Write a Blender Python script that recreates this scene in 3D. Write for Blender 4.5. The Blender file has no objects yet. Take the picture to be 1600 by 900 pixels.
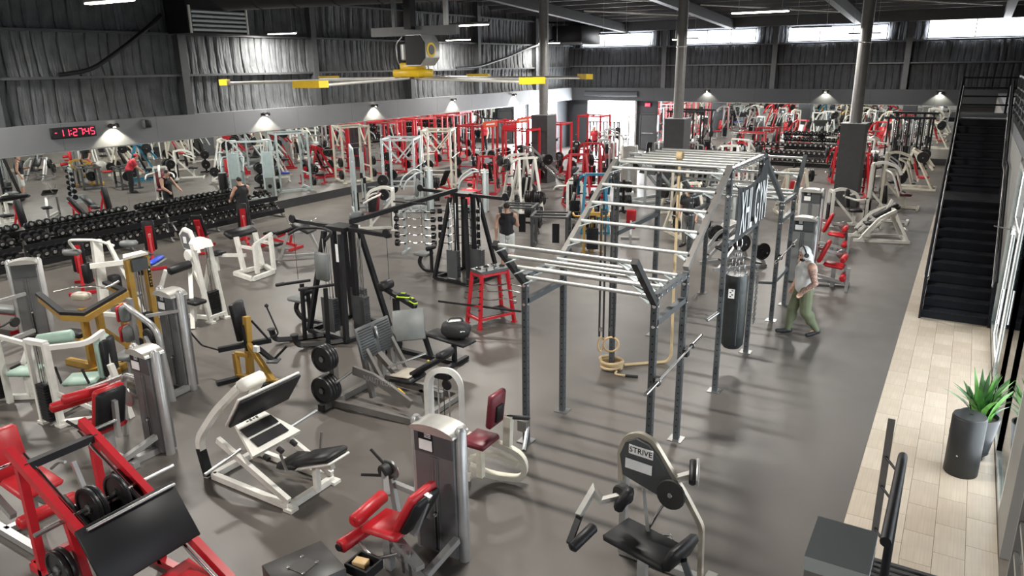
import bpy, bmesh, math, random
from mathutils import Vector, Matrix
random.seed(7)
S = bpy.context.scene
COL = S.collection
PI = math.pi
# ------------------------------------------------------------------ camera
CAM_H, FPX = 5.1, 1153.8
_r, _p, _y = -0.01252, 0.29366, -0.54826
_f = Vector((math.sin(_y)*math.cos(_p), math.cos(_y)*math.cos(_p), -math.sin(_p)))
_rt = Vector((math.cos(_y), -math.sin(_y), 0)); _up = _rt.cross(_f)
RT = math.cos(_r)*_rt + math.sin(_r)*_up
UP = -math.sin(_r)*_rt + math.cos(_r)*_up
FW = _f
cam = bpy.data.cameras.new('camera'); camo = bpy.data.objects.new('camera', cam); COL.objects.link(camo)
camo.matrix_world = Matrix(((RT.x, UP.x, -FW.x, 0), (RT.y, UP.y, -FW.y, 0), (RT.z, UP.z, -FW.z, CAM_H), (0, 0, 0, 1)))
cam.sensor_width = 36; cam.lens = FPX/1600*36; cam.clip_start = 0.05; cam.clip_end = 300
S.camera = camo
# ------------------------------------------------------------------ world, exposure
S.view_settings.view_transform = 'Standard'; S.view_settings.look = 'None'
S.view_settings.exposure = 0.4; S.view_settings.gamma = 1; S.view_settings.use_curve_mapping = False
W = bpy.data.worlds.new('sky'); S.world = W; W.use_nodes = True
bg = W.node_tree.nodes['Background']; bg.inputs[0].default_value = (0.88, 0.94, 1.0, 1); bg.inputs[1].default_value = 4.0
def area(loc, rot, sx, sy, power, col=(1, 1, 1), spread=PI):
    l = bpy.data.lights.new('daylight', 'AREA'); l.shape = 'RECTANGLE'; l.size = sx; l.size_y = sy
    l.energy = power; l.color = col; l.spread = spread
    o = bpy.data.objects.new('daylight', l); COL.objects.link(o); o.location = loc; o.rotation_euler = rot
    return o
XL, YB, XR = -22.0, 43.3, 0.92          # left wall, back wall, storefront plane
DAY = (0.90, 0.95, 1.0)
# daylight entering by the high back windows, the roll-up door and the storefront (lights stand in the openings)
WINS = [(-21.0, -16.6), (-14.6, -10.6), (-8.9, -4.15), (-2.35, 3.6)]
for a, b in WINS: area(((a+b)/2, YB-0.12, 6.45), (-PI/2+0.25, 0, 0), b-a, 0.6, 420*(b-a)/4.4, DAY)
area((-18.9, YB-0.1, 1.6), (-PI/2, 0, 0), 3.1, 3.0, 1150, DAY)
area((XR+0.02, 12.4, 1.7), (0, PI/2, 0), 3.0, 7.0, 190, DAY)
def key_lamps():    # ceiling strip fixtures: x, y of each
    return [(x-.7 if (x, y) == (-4.6, 29.4) else x, y) for y in (-2.5, 8.0, 18.9, 29.4, 38.2) for x in (-20.7, -12.9, -4.6)]
LAMP_Z = 6.2

# ------------------------------------------------------------------ helpers
def G(px, py, z=0.0):
    """point of the plane at height z seen at a photograph pixel"""
    d = RT*((px-800)/FPX) - UP*((py-450)/FPX) + FW
    t = (z-CAM_H)/d.z
    return Vector((d.x*t, d.y*t, z))
MATS = {}
def mat(name, col, rough=0.5, metal=0.0, var=0.08, scale=6.0, bump=0.0, bscale=60.0, emit=None, estr=0, coat=0, spec=None):
    if name in MATS: return MATS[name]
    m = bpy.data.materials.new(name); m.use_nodes = True; MATS[name] = m
    n, l = m.node_tree.nodes, m.node_tree.links; b = n['Principled BSDF']
    b.inputs['Roughness'].default_value = rough; b.inputs['Metallic'].default_value = metal
    if coat: b.inputs['Coat Weight'].default_value = coat
    if spec is not None: b.inputs['Specular IOR Level'].default_value = spec
    tc = n.new('ShaderNodeTexCoord'); nz = n.new('ShaderNodeTexNoise'); nz.inputs['Scale'].default_value = scale; nz.inputs['Detail'].default_value = 3
    l.new(tc.outputs['Object'], nz.inputs['Vector'])
    r = n.new('ShaderNodeValToRGB'); l.new(nz.outputs['Fac'], r.inputs['Fac'])
    r.color_ramp.elements[0].position = .3; r.color_ramp.elements[1].position = .7
    r.color_ramp.elements[0].color = [c*(1-var) for c in col]+[1]; r.color_ramp.elements[1].color = [min(1, c*(1+var)) for c in col]+[1]
    l.new(r.outputs['Color'], b.inputs['Base Color'])
    if bump:
        n2 = n.new('ShaderNodeTexNoise'); n2.inputs['Scale'].default_value = bscale; l.new(tc.outputs['Object'], n2.inputs['Vector'])
        bp = n.new('ShaderNodeBump'); bp.inputs['Strength'].default_value = bump; bp.inputs['Distance'].default_value = 0.02
        l.new(n2.outputs['Fac'], bp.inputs['Height']); l.new(bp.outputs['Normal'], b.inputs['Normal'])
    if emit: b.inputs['Emission Color'].default_value = (*emit, 1); b.inputs['Emission Strength'].default_value = estr
    return m
WHITE = mat('white_paint', (.80, .79, .74), .35); CREAM = mat('cream_paint', (.80, .76, .64), .35)
SILVER = mat('silver_paint', (.46, .46, .46), .34, .55); CHROME = mat('chrome', (.75, .75, .75), .15, 1.0, .03)
STEEL = mat('steel', (.42, .42, .42), .3, .9); BLACK = mat('black_paint', (.012, .012, .014), .48, spec=.3)
PADK = mat('black_vinyl', (.013, .013, .015), .45, spec=.35, bump=.1, bscale=120); RED = mat('red_paint', (.50, .016, .026), .35)
PADR = mat('red_vinyl', (.52, .02, .028), .38, bump=.08, bscale=90); MAROON = mat('maroon_vinyl', (.16, .018, .03), .42)
RUBBER = mat('black_rubber', (.02, .02, .02), .6); GRAPH = mat('graphite_paint', (.085, .09, .095), .42, .2)
DGREY = mat('dark_grey_paint', (.12, .125, .13), .45); GOLD = mat('gold_paint', (.50, .30, .065), .35, .25)
MINT = mat('mint_vinyl', (.34, .48, .41), .45); YEL = mat('yellow_paint', (.85, .55, .02), .4)
SHROUD = mat('grey_shroud', (.15, .15, .155), .45, .2); CAPG = mat('silver_cap', (.55, .54, .51), .32, .6)
IRON = mat('black_iron_plate', (.016, .016, .018), .36, .2, bump=.1); SBLUE = mat('pale_grey_paint', (.50, .56, .57), .35, .2)
PAPER = mat('white_sticker', (.85, .85, .85), .5); BLUE = mat('blue_vinyl', (.03, .07, .5), .4); TEAL = mat('teal_paint', (.02, .17, .28), .4)
WOOD = mat('pale_wood', (.62, .42, .2), .5); ROPE = mat('manila_rope', (.60, .45, .26), .85, bump=.4, bscale=90)
GUN = mat('gunmetal_paint', (.21, .20, .19), .4, .35); PUMM = mat('grey_pad', (.17, .18, .18), .5); TAN = mat('worn_beige_vinyl', (.5, .46, .38), .55)
BOLT = mat('bright_bolt', (.8, .8, .8), .2, .9); LIME = mat('lime_strap', (.5, .75, .05), .6)

class MB:
    """collects geometry of one mesh"""
    def __init__(s): s.v, s.f = [], []
    def add(s, vs, fs):
        o = len(s.v); s.v += [tuple(v) for v in vs]; s.f += [tuple(i+o for i in f) for f in fs]; return s
    def box(s, c, size, R=None):
        hx, hy, hz = [k/2 for k in size]; c = Vector(c); R = R or Matrix.Identity(3)
        vs = [c + R @ Vector((x*hx, y*hy, z*hz)) for x in (-1, 1) for y in (-1, 1) for z in (-1, 1)]
        return s.add(vs, [(0, 1, 3, 2), (4, 6, 7, 5), (0, 4, 5, 1), (2, 3, 7, 6), (0, 2, 6, 4), (1, 5, 7, 3)])
    def b2(s, x0, x1, y0, y1, z0, z1): return s.box(((x0+x1)/2, (y0+y1)/2, (z0+z1)/2), (x1-x0, y1-y0, z1-z0))
    def rbox(s, c, size, R=None, r=0.02):
        """chamfered box"""
        c = Vector(c); R = R or Matrix.Identity(3); h = [k/2 for k in size]; r = min(r, *[k*.95 for k in h]); ix = {}; vs = []
        for sx in (-1, 1):
            for sy in (-1, 1):
                for sz in (-1, 1):
                    sg = (sx, sy, sz)
                    for a in range(3):
                        p = [sg[k]*(h[k] if k == a else h[k]-r) for k in range(3)]
                        ix[(sg, a)] = len(vs); vs.append(c + R @ Vector(p))
        fs = []
        for a in range(3):
            b, d = (a+1) % 3, (a+2) % 3
            for sa in (-1, 1):
                q = []
                for (u, w) in ((-1, -1), (1, -1), (1, 1), (-1, 1)):
                    sg = [0, 0, 0]; sg[a] = sa; sg[b] = u; sg[d] = w; q.append(ix[(tuple(sg), a)])
                fs.append(q if sa > 0 else q[::-1])
            for sb in (-1, 1):
                for sd in (-1, 1):
                    e = []
                    for sa in (-1, 1):
                        sg = [0, 0, 0]; sg[a] = sa; sg[b] = sb; sg[d] = sd; e.append(tuple(sg))
                    q = [ix[(e[0], b)], ix[(e[1], b)], ix[(e[1], d)], ix[(e[0], d)]]
                    fs.append(q if sb*sd > 0 else q[::-1])
        for sx in (-1, 1):
            for sy in (-1, 1):
                for sz in (-1, 1):
                    q = [ix[((sx, sy, sz), k)] for k in range(3)]; fs.append(q if sx*sy*sz > 0 else q[::-1])
        return s.add(vs, fs)
    def sweep(s, pts, prof, up=(0, 0, 1), closed=False):
        pts = [Vector(p) for p in pts]; n = len(pts); m = len(prof); up = Vector(up); vs = []
        T = []
        for i in range(n):
            if closed: a, b = pts[i]-pts[i-1], pts[(i+1) % n]-pts[i]
            else:
                a = pts[i]-pts[i-1] if i else pts[1]-pts[0]; b = pts[i+1]-pts[i] if i < n-1 else pts[i]-pts[i-1]
            T.append((a.normalized(), b.normalized()))
        t0 = T[0][1]
        if abs(t0.dot(up)) > .95: up = Vector((0, 1, 0)) if abs(t0.y) < .8 else Vector((1, 0, 0))
        side = t0.cross(up).normalized(); nu = side.cross(t0).normalized(); prev = t0
        for i in range(n):
            a, b = T[i]; q = prev.rotation_difference(b) if i else None
            if q is not None:
                h = (a+b)
                if h.length > 1e-4:
                    h.normalize(); q1 = prev.rotation_difference(h); sd = q1 @ side; un = q1 @ nu
                    k = 1/max(.35, h.dot(b)); bis = (b-a)
                    if bis.length > 1e-4:
                        bis.normalize()
                        for (u, w) in prof:
                            o = sd*u + un*w; o = o + bis*(o.dot(bis)*(k-1)); vs.append(pts[i]+o)
                    else:
                        vs += [pts[i] + sd*u + un*w for (u, w) in prof]
                else: vs += [pts[i] + side*u + nu*w for (u, w) in prof]
                side = q @ side; nu = q @ nu; prev = b
            else: vs += [pts[i] + side*u + nu*w for (u, w) in prof]
        fs = []
        for i in range(n if closed else n-1):
            j = (i+1) % n
            for k in range(m): fs.append((i*m+k, i*m+(k+1) % m, j*m+(k+1) % m, j*m+k))
        if not closed: fs += [tuple(range(m))[::-1], tuple(range((n-1)*m, n*m))]
        return s.add(vs, fs)
    def beam(s, pts, w=.06, h=None, up=(0, 0, 1), r=0):
        h = h or w
        if r: pts = bend(pts, r)
        return s.sweep(pts, [(-w/2, -h/2), (w/2, -h/2), (w/2, h/2), (-w/2, h/2)], up)
    def tube(s, pts, rad=.025, seg=8, r=0, closed=False):
        if r: pts = bend(pts, r)
        return s.sweep(pts, [(rad*math.cos(2*PI*k/seg), rad*math.sin(2*PI*k/seg)) for k in range(seg)], closed=closed)
    def lathe(s, c, axis, prof, seg=16):
        """prof: (radius, along axis)"""
        c = Vector(c); ax = Vector(axis).normalized(); u = ax.orthogonal().normalized(); w = ax.cross(u); m = len(prof); vs = []
        for k in range(seg):
            a = 2*PI*k/seg; d = u*math.cos(a)+w*math.sin(a)
            vs += [c + d*r + ax*z for r, z in prof]
        fs = []
        for k in range(seg):
            j = (k+1) % seg
            for i in range(m-1): fs.append((k*m+i, j*m+i, j*m+i+1, k*m+i+1))
        if prof[0][0] > 1e-6: fs.append(tuple(k*m for k in range(seg))[::-1])
        if prof[-1][0] > 1e-6: fs.append(tuple(k*m+m-1 for k in range(seg)))
        return s.add(vs, fs)
    def disc(s, c, axis, rad, th, seg=20, ch=.12):
        e = min(th*.4, rad*ch)
        return s.lathe(c, axis, [(rad-e, -th/2), (rad, -th/2+e), (rad, th/2-e), (rad-e, th/2)], seg)
    def plate(s, c, axis, rad=.225, th=.05, seg=20):
        """barbell plate: rim, dished face, hub"""
        p = [(.03, -th*.3), (rad*.28, -th*.42), (rad*.3, -th*.2), (rad*.82, -th*.2), (rad*.86, -th/2), (rad*.97, -th/2), (rad, -th*.3)]
        return s.lathe(c, axis, p + [(r, -z) for r, z in p[::-1]], seg)
    def poly(s, pts, n, th):
        """planar outline extruded by th along n (centred)"""
        n = Vector(n).normalized()*th/2; pts = [Vector(p) for p in pts]; m = len(pts)
        return s.add([p-n for p in pts]+[p+n for p in pts], [tuple(range(m))[::-1], tuple(range(m, 2*m))] + [(k, (k+1) % m, (k+1) % m+m, k+m) for k in range(m)])
    def mesh(s, name, m, smooth=None):
        me = bpy.data.meshes.new(name); me.from_pydata(s.v, [], s.f); me.update()
        bm = bmesh.new(); bm.from_mesh(me); bmesh.ops.recalc_face_normals(bm, faces=bm.faces); bm.to_mesh(me); bm.free()
        me.materials.append(m)
        if smooth is not None:
            for p in me.polygons: p.use_smooth = True
            me.set_sharp_from_angle(angle=math.radians(smooth))
        return me
    def build(s, name, m, parent=None, smooth=40):
        o = bpy.data.objects.new(name, s.mesh(name, m, smooth)); COL.objects.link(o)
        if parent is not None: o.parent = parent.o if isinstance(parent, Thing) else parent
        return o
def bend(pts, r, n=5):
    pts = [Vector(p) for p in pts]; out = [pts[0]]
    for i in range(1, len(pts)-1):
        a, b = pts[i-1]-pts[i], pts[i+1]-pts[i]; k = min(r, a.length*.48, b.length*.48); p0 = pts[i]+a.normalized()*k; p1 = pts[i]+b.normalized()*k
        for t in range(n+1):
            t /= n; out.append(p0*(1-t)**2 + pts[i]*2*t*(1-t) + p1*t*t)
    return out+[pts[-1]]
def tag(o, label=None, cat=None, group=None, kind=None):
    if label: o['label'] = label
    if cat: o['category'] = cat
    if group: o['group'] = group
    if kind: o['kind'] = kind
    return o
def rotz(a): return Matrix.Rotation(a, 3, 'Z')
def axes(fwd, up=(0, 0, 1)):
    """3x3 with columns right, forward, up"""
    f = Vector(fwd).normalized(); r = f.cross(Vector(up)).normalized(); u = r.cross(f)
    return Matrix((r, f, u)).transposed()
class Thing:
    """an Empty at the thing's base; parts are built in its own coordinates"""
    def __init__(s, name, label, cat, loc=(0, 0, 0), rz=0.0, group=None):
        s.o = bpy.data.objects.new(name, None); COL.objects.link(s.o); s.o.empty_display_size = .2
        s.o.location = loc; s.o.rotation_euler = (0, 0, rz); s.loc = Vector(loc); s.R = rotz(rz); tag(s.o, label, cat, group)
    def p(s, px, py, z=0.0): return s.R.transposed() @ (G(px, py, z)-s.loc)
    def _b(s, mb, name, m, par=None, smooth=40): return mb.build(name, m, par or s, smooth)
    def beam(s, name, pts, w=.06, h=None, m=None, up=(0, 0, 1), r=0, par=None): return s._b(MB().beam(pts, w, h, up, r), name, m, par, 30)
    def tube(s, name, pts, rad=.025, m=None, r=0, seg=10, par=None, closed=False): return s._b(MB().tube(pts, rad, seg, r, closed), name, m, par, 50)
    def pad(s, name, c, size, m, R=None, r=.025, par=None): return s._b(MB().rbox(c, size, R, r), name, m, par, 60)
    def box(s, name, c, size, m, R=None, par=None): return s._b(MB().box(c, size, R), name, m, par, None)
    def roller(s, name, a, b, rad, m, par=None):
        a, b = Vector(a), Vector(b); L = (b-a).length; e = rad*.25
        return s._b(MB().lathe(a, b-a, [(rad*.35, 0), (rad*.35, .012), (rad-e, .012), (rad, e+.012), (rad, L-e-.012), (rad-e, L-.012), (rad*.35, L-.012), (rad*.35, L)], 16), name, m, par, 50)
    def disc(s, name, c, ax, rad, th, m, par=None): return s._b(MB().disc(c, ax, rad, th), name, m, par, 40)
    def text(s, name, body, size, m, R, c, th=.002, par=None, sx=1.0):
        return text_mesh(name, body, size, m, R, c, par or s.o, th, sx)
def text_mesh(name, body, size, m, R, c, parent=None, th=.002, sx=1.0):
    cu = bpy.data.curves.new(name, 'FONT'); cu.body = body; cu.size = size; cu.extrude = th; cu.align_x = 'CENTER'; cu.align_y = 'CENTER'; cu.resolution_u = 2
    t = bpy.data.objects.new(name, cu); COL.objects.link(t)
    me = bpy.data.meshes.new_from_object(t.evaluated_get(bpy.context.evaluated_depsgraph_get())); bpy.data.objects.remove(t)
    M4 = R.to_4x4(); M4.translation = Vector(c); me.transform(M4 @ Matrix.Diagonal((sx, 1, 1, 1))); me.materials.clear(); me.materials.append(m); me.name = name
    o = bpy.data.objects.new(name, me); COL.objects.link(o)
    if parent is not None: o.parent = parent
    return o
def face(n, up=(0, 0, 1)):
    """3x3 for text or placards on a surface with normal n: columns right, up, normal"""
    n = Vector(n).normalized(); r = Vector(up).cross(n).normalized(); return Matrix((r, n.cross(r), n)).transposed()
def dup(t, loc, rz, label=None, group=None):
    src = t.o if isinstance(t, Thing) else t
    def cp(o, par):
        c = o.copy(); COL.objects.link(c); c.parent = par
        for ch in o.children: cp(ch, c)
        return c
    r = cp(src, None); r.location = loc; r.rotation_euler = (0, 0, rz)
    tag(r, label, None, group); return r
def struct(name, mb, m, parent=None, smooth=None):
    o = mb.build(name, m, parent, smooth)
    if parent is None: o['kind'] = 'structure'
    return o
# ------------------------------------------------------------------ room shell
def floor_mat():
    m = mat('rubber_floor', (.122, .110, .100), .42, 0, .10, .35)
    n, l = m.node_tree.nodes, m.node_tree.links; b = n['Principled BSDF']
    tc = n.new('ShaderNodeTexCoord')
    sc = n.new('ShaderNodeTexNoise'); sc.inputs['Scale'].default_value = 1.7; sc.inputs['Detail'].default_value = 6; l.new(tc.outputs['Object'], sc.inputs['Vector'])
    mp = n.new('ShaderNodeMapRange'); mp.inputs['To Min'].default_value = .30; mp.inputs['To Max'].default_value = .48
    l.new(sc.outputs['Fac'], mp.inputs['Value']); l.new(mp.outputs['Result'], b.inputs['Roughness'])
    fn = n.new('ShaderNodeTexNoise'); fn.inputs['Scale'].default_value = 220; l.new(tc.outputs['Object'], fn.inputs['Vector'])
    bp = n.new('ShaderNodeBump'); bp.inputs['Strength'].default_value = .12; bp.inputs['Distance'].default_value = .01
    l.new(fn.outputs['Fac'], bp.inputs['Height']); l.new(bp.outputs['Normal'], b.inputs['Normal'])
    return m
FLOOR = floor_mat()
struct('floor', MB().b2(XL-.3, -.6, -6, YB+.2, -.2, 0), FLOOR)
tf = struct('floor_tiled', MB().b2(-.6, 8, -6, YB+.2, -.2, -.006), mat('tile_grout', (.22, .19, .16), .8))
def tile_mat(i):
    c = [(.66, .56, .44), (.61, .51, .40), (.70, .60, .48)][i]
    m = mat('striated_tile_%d' % i, c, .38, 0, .05, 3)
    n, l = m.node_tree.nodes, m.node_tree.links; b = n['Principled BSDF']
    tc = n.new('ShaderNodeTexCoord'); mpg = n.new('ShaderNodeMapping'); mpg.inputs['Scale'].default_value = (60, 1.2, 1); l.new(tc.outputs['Object'], mpg.inputs['Vector'])
    w = n.new('ShaderNodeTexNoise'); w.inputs['Scale'].default_value = 1.0; l.new(mpg.outputs['Vector'], w.inputs['Vector'])
    mx = n.new('ShaderNodeMixRGB'); mx.blend_type = 'MULTIPLY'; mx.inputs['Fac'].default_value = .35
    l.new(b.inputs['Base Color'].links[0].from_socket, mx.inputs[1]); l.new(w.outputs['Fac'], mx.inputs[2]); l.new(mx.outputs['Color'], b.inputs['Base Color'])
    return m
TM = [tile_mat(i) for i in range(3)]
tmesh = {}
def tile_piece(x0, x1, y0, y1):
    k = (round(x1-x0, 3), round(y1-y0, 3), random.randrange(3))
    if k not in tmesh: tmesh[k] = MB().rbox((0, 0, 0), (k[0]-.004, k[1]-.004, .02), None, .002).mesh('tile', TM[k[2]], 30)
    o = bpy.data.objects.new('tile', tmesh[k]); COL.objects.link(o); o.parent = tf; o.location = ((x0+x1)/2, (y0+y1)/2, -.0095)
TW, TL = .302, .61
cols = [-.6+TW*.98*i for i in range(6)]
for i in range(5):
    y = 4.2 - (i % 2)*TL*.5
    n = 0
    while y < 30:
        tile_piece(-.6+i*TW, -.6+(i+1)*TW, y, y+TL); y += TL
struct('floor_tiled_far', MB().b2(-.6, .92, 30, YB, -.01, -.001), TM[0])
# foam-sprayed ribbed wall
def foam_mat(name, col):
    m = mat(name, col, .75, 0, .25, 2.5)
    n, l = m.node_tree.nodes, m.node_tree.links; b = n['Principled BSDF']
    tc = n.new('ShaderNodeTexCoord'); mpg = n.new('ShaderNodeMapping'); mpg.inputs['Scale'].default_value = (9, 9, 1.2); l.new(tc.outputs['Object'], mpg.inputs['Vector'])
    a = n.new('ShaderNodeTexNoise'); a.inputs['Scale'].default_value = 1; a.inputs['Detail'].default_value = 5; l.new(mpg.outputs['Vector'], a.inputs['Vector'])
    bp = n.new('ShaderNodeBump'); bp.inputs['Strength'].default_value = .9; bp.inputs['Distance'].default_value = .12
    l.new(a.outputs['Fac'], bp.inputs['Height']); l.new(bp.outputs['Normal'], b.inputs['Normal'])
    return m
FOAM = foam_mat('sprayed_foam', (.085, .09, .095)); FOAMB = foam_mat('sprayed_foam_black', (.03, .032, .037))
def foam_sheet(L, z0, z1, seed):
    """ribbed sheet in the local x-z plane, ribs standing out along -y"""
    rnd = random.Random(seed); xs = []; x = 0
    while x < L:
        w = rnd.uniform(.24, .44); d = rnd.uniform(.03, .09); g = .022
        xs += [(x, 0.0), (x+g, d*.75), (x+w*.35, d), (x+w*.75, d*.8), (x+w-g, d*.55)]; x += w
    xs.append((L, 0)); xs = [(min(a, L), b) for a, b in xs]
    nz = max(3, int((z1-z0)/.22)); vs = []; fs = []
    for j in range(nz+1):
        t = j/nz; z = z0+(z1-z0)*t; bulge = .06*max(0, 1-t*6) + .03*max(0, 1-(1-t)*6)
        for (a, b) in xs: vs.append((a+rnd.uniform(-.012, .012)+.03*math.sin(z*2+a), -(b*rnd.uniform(.75, 1.2)+bulge*rnd.uniform(.3, 1.3)), z))
    m = len(xs)
    for j in range(nz):
        for i in range(m-1): fs.append((j*m+i, j*m+i+1, j*m+m+i+1, j*m+m+i))
    return vs, fs
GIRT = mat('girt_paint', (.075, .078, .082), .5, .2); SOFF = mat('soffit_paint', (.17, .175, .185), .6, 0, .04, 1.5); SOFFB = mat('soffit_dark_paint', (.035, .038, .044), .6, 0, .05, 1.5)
Z1, ZS, ZT = 2.93, 3.68, 9.6
def clad_wall(name, O, ux, L, inward, soff, studs, zg=(4.9, 6.15, 7.4), holes=()):
    """big wall: structural slab, foam bays between girts, girts and studs as parts"""
    O = Vector(O); ux = Vector(ux); iw = Vector(inward)
    def T(a, b, z): return O+ux*a+iw*b+Vector((0, 0, z))
    slab = MB()
    cuts = sorted(holes)
    a = 0
    def blk(a0, a1, z0, z1): slab.add([T(q, b, z) for q in (a0, a1) for b in (-.25, 0) for z in (z0, z1)], [(0, 1, 3, 2), (4, 6, 7, 5), (0, 4, 5, 1), (2, 3, 7, 6), (0, 2, 6, 4), (1, 5, 7, 3)])
    for (h0, h1, zz0, zz1) in cuts:
        blk(a, h0, 0, ZT); blk(h0, h1, zz1, ZT)
        if zz0 > 0: blk(h0, h1, 0, zz0)
        a = h1
    blk(a, L, 0, ZT)
    w = struct(name, slab, SOFFB)
    zs = [ZS]+list(zg)+[ZT]
    for k in range(len(zs)-1):
        vs, fs = foam_sheet(L, zs[k], zs[k+1], hash(name) % 100+k if False else len(name)*7+k)
        if holes and k == 2:      # the bay with the windows: sheet only between the openings
            spans = []; a = 0
            for (h0, h1, z0, z1) in cuts:
                if z0 > 1: spans.append((a, h0)); a = h1
            spans.append((a, L))
            for (s0, s1) in spans:
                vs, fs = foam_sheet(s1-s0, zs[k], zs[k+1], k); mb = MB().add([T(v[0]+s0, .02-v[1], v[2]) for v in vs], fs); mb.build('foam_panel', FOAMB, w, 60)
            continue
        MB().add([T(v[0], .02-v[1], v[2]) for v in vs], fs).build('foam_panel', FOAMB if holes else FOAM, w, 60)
    for z in zg:
        MB().beam([T(0, .2, z), T(L, .2, z)], .16, .07).build('girt', GIRT, w, None)
    for a in studs:
        MB().beam([T(a, .17, ZS), T(a, .17, ZT)], .2, .34, up=tuple(iw)).build('stud', GIRT, w, None)
        MB().beam([T(a, .36, ZS), T(a, .36, ZT)], .26, .025, up=tuple(iw)).build('stud_flange', GIRT, w, None)
    # soffit band in panels
    n = int(L/2.9); 
    for i in range(n):
        a0, a1 = L*i/n, L*(i+1)/n-.006
        mb = MB(); mb.add([T(q, b, z) for q in (a0, a1) for b in (0, .42) for z in (Z1, ZS)], [(0, 1, 3, 2), (4, 6, 7, 5), (0, 4, 5, 1), (2, 3, 7, 6), (0, 2, 6, 4), (1, 5, 7, 3)])
        if any(h0 < (a0+a1)/2 < h1 and z1 > Z1 and z0 < 1 for (h0, h1, z0, z1) in holes): pass
        mb.build('soffit_panel', soff, w, None)
    return w
wl = clad_wall('wall_left', (XL, -6, 0), (0, 1, 0), YB+6, (1, 0, 0), SOFF, [y+6 for y in (-1.5, 4.2, 9.9, 15.6, 21.3, 27.1, 32.6, 38.5)])
door_x = (-20.6, -17.4)
hol = [(door_x[0]-XL, door_x[1]-XL, 0, 3.12)] + [(a-XL, b-XL, 6.12, 6.85) for a, b in WINS]
def split_holes():
    return [(a-XL, b-XL, 6.12, 6.78) for a, b in WINS]
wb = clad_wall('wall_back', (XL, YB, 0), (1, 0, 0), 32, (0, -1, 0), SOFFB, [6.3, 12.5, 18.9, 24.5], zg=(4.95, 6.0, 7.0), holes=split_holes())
# mirrors: rows of butt-jointed sheets
MIR = mat('mirror_silver', (.90, .93, .92), 0.0, 1.0, 0, 1)
KICK = mat('mirror_base_trim', (.03, .03, .033), .5); EDGE = mat('mirror_edge', (.75, .78, .76), .3, .5)
def mirrors(wall, O, ux, iw, L, n, z0=.32):
    O, ux, iw = Vector(O), Vector(ux), Vector(iw)
    for i in range(n):
        a0, a1 = L*i/n+.002, L*(i+1)/n-.002; mb = MB()
        mb.add([O+ux*q+iw*b+Vector((0, 0, z)) for q in (a0, a1) for b in (0.29, .3) for z in (z0, Z1-.02)], [(0, 1, 3, 2), (4, 6, 7, 5), (0, 4, 5, 1), (2, 3, 7, 6), (0, 2, 6, 4), (1, 5, 7, 3)])
        mb.build('mirror_panel', MIR, wall, None)
    MB().beam([O+iw*.18+Vector((0, 0, z0/2)), O+ux*L+iw*.18+Vector((0, 0, z0/2))], .3, z0).build('kick_board', KICK, wall, None)
    MB().beam([O+iw*.31+Vector((0, 0, Z1-.02)), O+ux*L+iw*.31+Vector((0, 0, Z1-.02))], .02, .035).build('mirror_top_trim', EDGE, wall, None)
mirrors(wl, (XL, -2, 0), (0, 1, 0), (1, 0, 0), 39.2, 13)
mirrors(wb, (-15.95, YB, 0), (1, 0, 0), (0, -1, 0), 15.3, 8)
# glazed opening at the far end of the left wall (daylight)
GLOW = mat('daylit_glass', (1, 1, 1), .3, emit=(.96, .98, 1), estr=5.5)
def window(name, x0, x1, z0, z1, n, y=YB-.05):
    w = struct(name, MB().b2(x0, x1, y+.0, y+.02, z0, z1), GLOW)
    fm = MB()
    fm.b2(x0-.05, x1+.05, y-.05, y, z0-.05, z0).b2(x0-.05, x1+.05, y-.05, y, z1, z1+.05)
    for i in range(n+1):
        x = x0+(x1-x0)*i/n; fm.b2(x-.02, x+.02, y-.05, y, z0, z1)
    fm.build('window_frame', GIRT, w, None); return w
for i, (a, b) in enumerate(WINS): window('window_%d' % (i+1), a, b, 6.12, 6.78 if i < 3 else 6.95, 3, YB-.22)
wl2 = struct('window_5', MB().b2(XL+.29, XL+.31, 37.5, 40.9, .1, 2.9), GLOW)
fm = MB()
for y in (37.5, 39.2, 40.9): fm.b2(XL+.3, XL+.37, y-.04, y+.04, 0, 2.95)
fm.b2(XL+.3, XL+.37, 37.5, 40.9, 0, .12); fm.build('window_frame', GIRT, wl2, None)
# roll-up door opening: bright outside seen through it
OUT = mat('sunlit_yard', (.9, .9, .9), .8, emit=(1, 1, 1), estr=3.2)
d1 = struct('door_1', MB().b2(-20.5, -17.45, YB-.06, YB-.03, 0, 3.1), mat('sunlit_doorway', (1, 1, 1), .8, emit=(.97, .99, 1), estr=6))
MB().b2(-20.62, -20.5, YB-.2, YB, 0, 3.2).b2(-17.45, -17.33, YB-.2, YB, 0, 3.2).build('door_track', STEEL, d1, None)
MB().lathe((-20.7, YB-.35, 3.32), (1, 0, 0), [(.2, 0), (.2, 3.5)], 14).build('door_coil', SOFFB, d1)
d2 = struct('door_2', MB().rbox((-16.62, YB-.03, 1.06), (1.0, .06, 2.12), None, .01), mat('exit_door_paint', (.045, .047, .05), .5))
MB().b2(-17.0, -16.25, YB-.14, YB-.08, 1.0, 1.06).build('push_bar', CHROME, d2, None)
MB().b2(-17.16, -17.1, YB-.1, YB, 0, 2.2).b2(-16.1, -16.04, YB-.1, YB, 0, 2.2).b2(-17.16, -16.04, YB-.1, YB, 2.14, 2.2).build('door_frame', GIRT, d2, None)
t = Thing('exit_sign', 'small red lit exit sign on the dark back wall above the exit door', 'sign', (-16.7, YB-.034, 2.6))
t.box('housing', (0, 0, .09), (.36, .06, .24), BLACK)
t.box('lit_face', (0, -.033, .09), (.33, .006, .21), mat('exit_red', (.8, .02, .05), .5, emit=(1, .03, .08), estr=1.2))
t.text('lettering', 'EXIT', .13, PAPER, face((0, -1, 0)), (0, -.038, .09))
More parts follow.
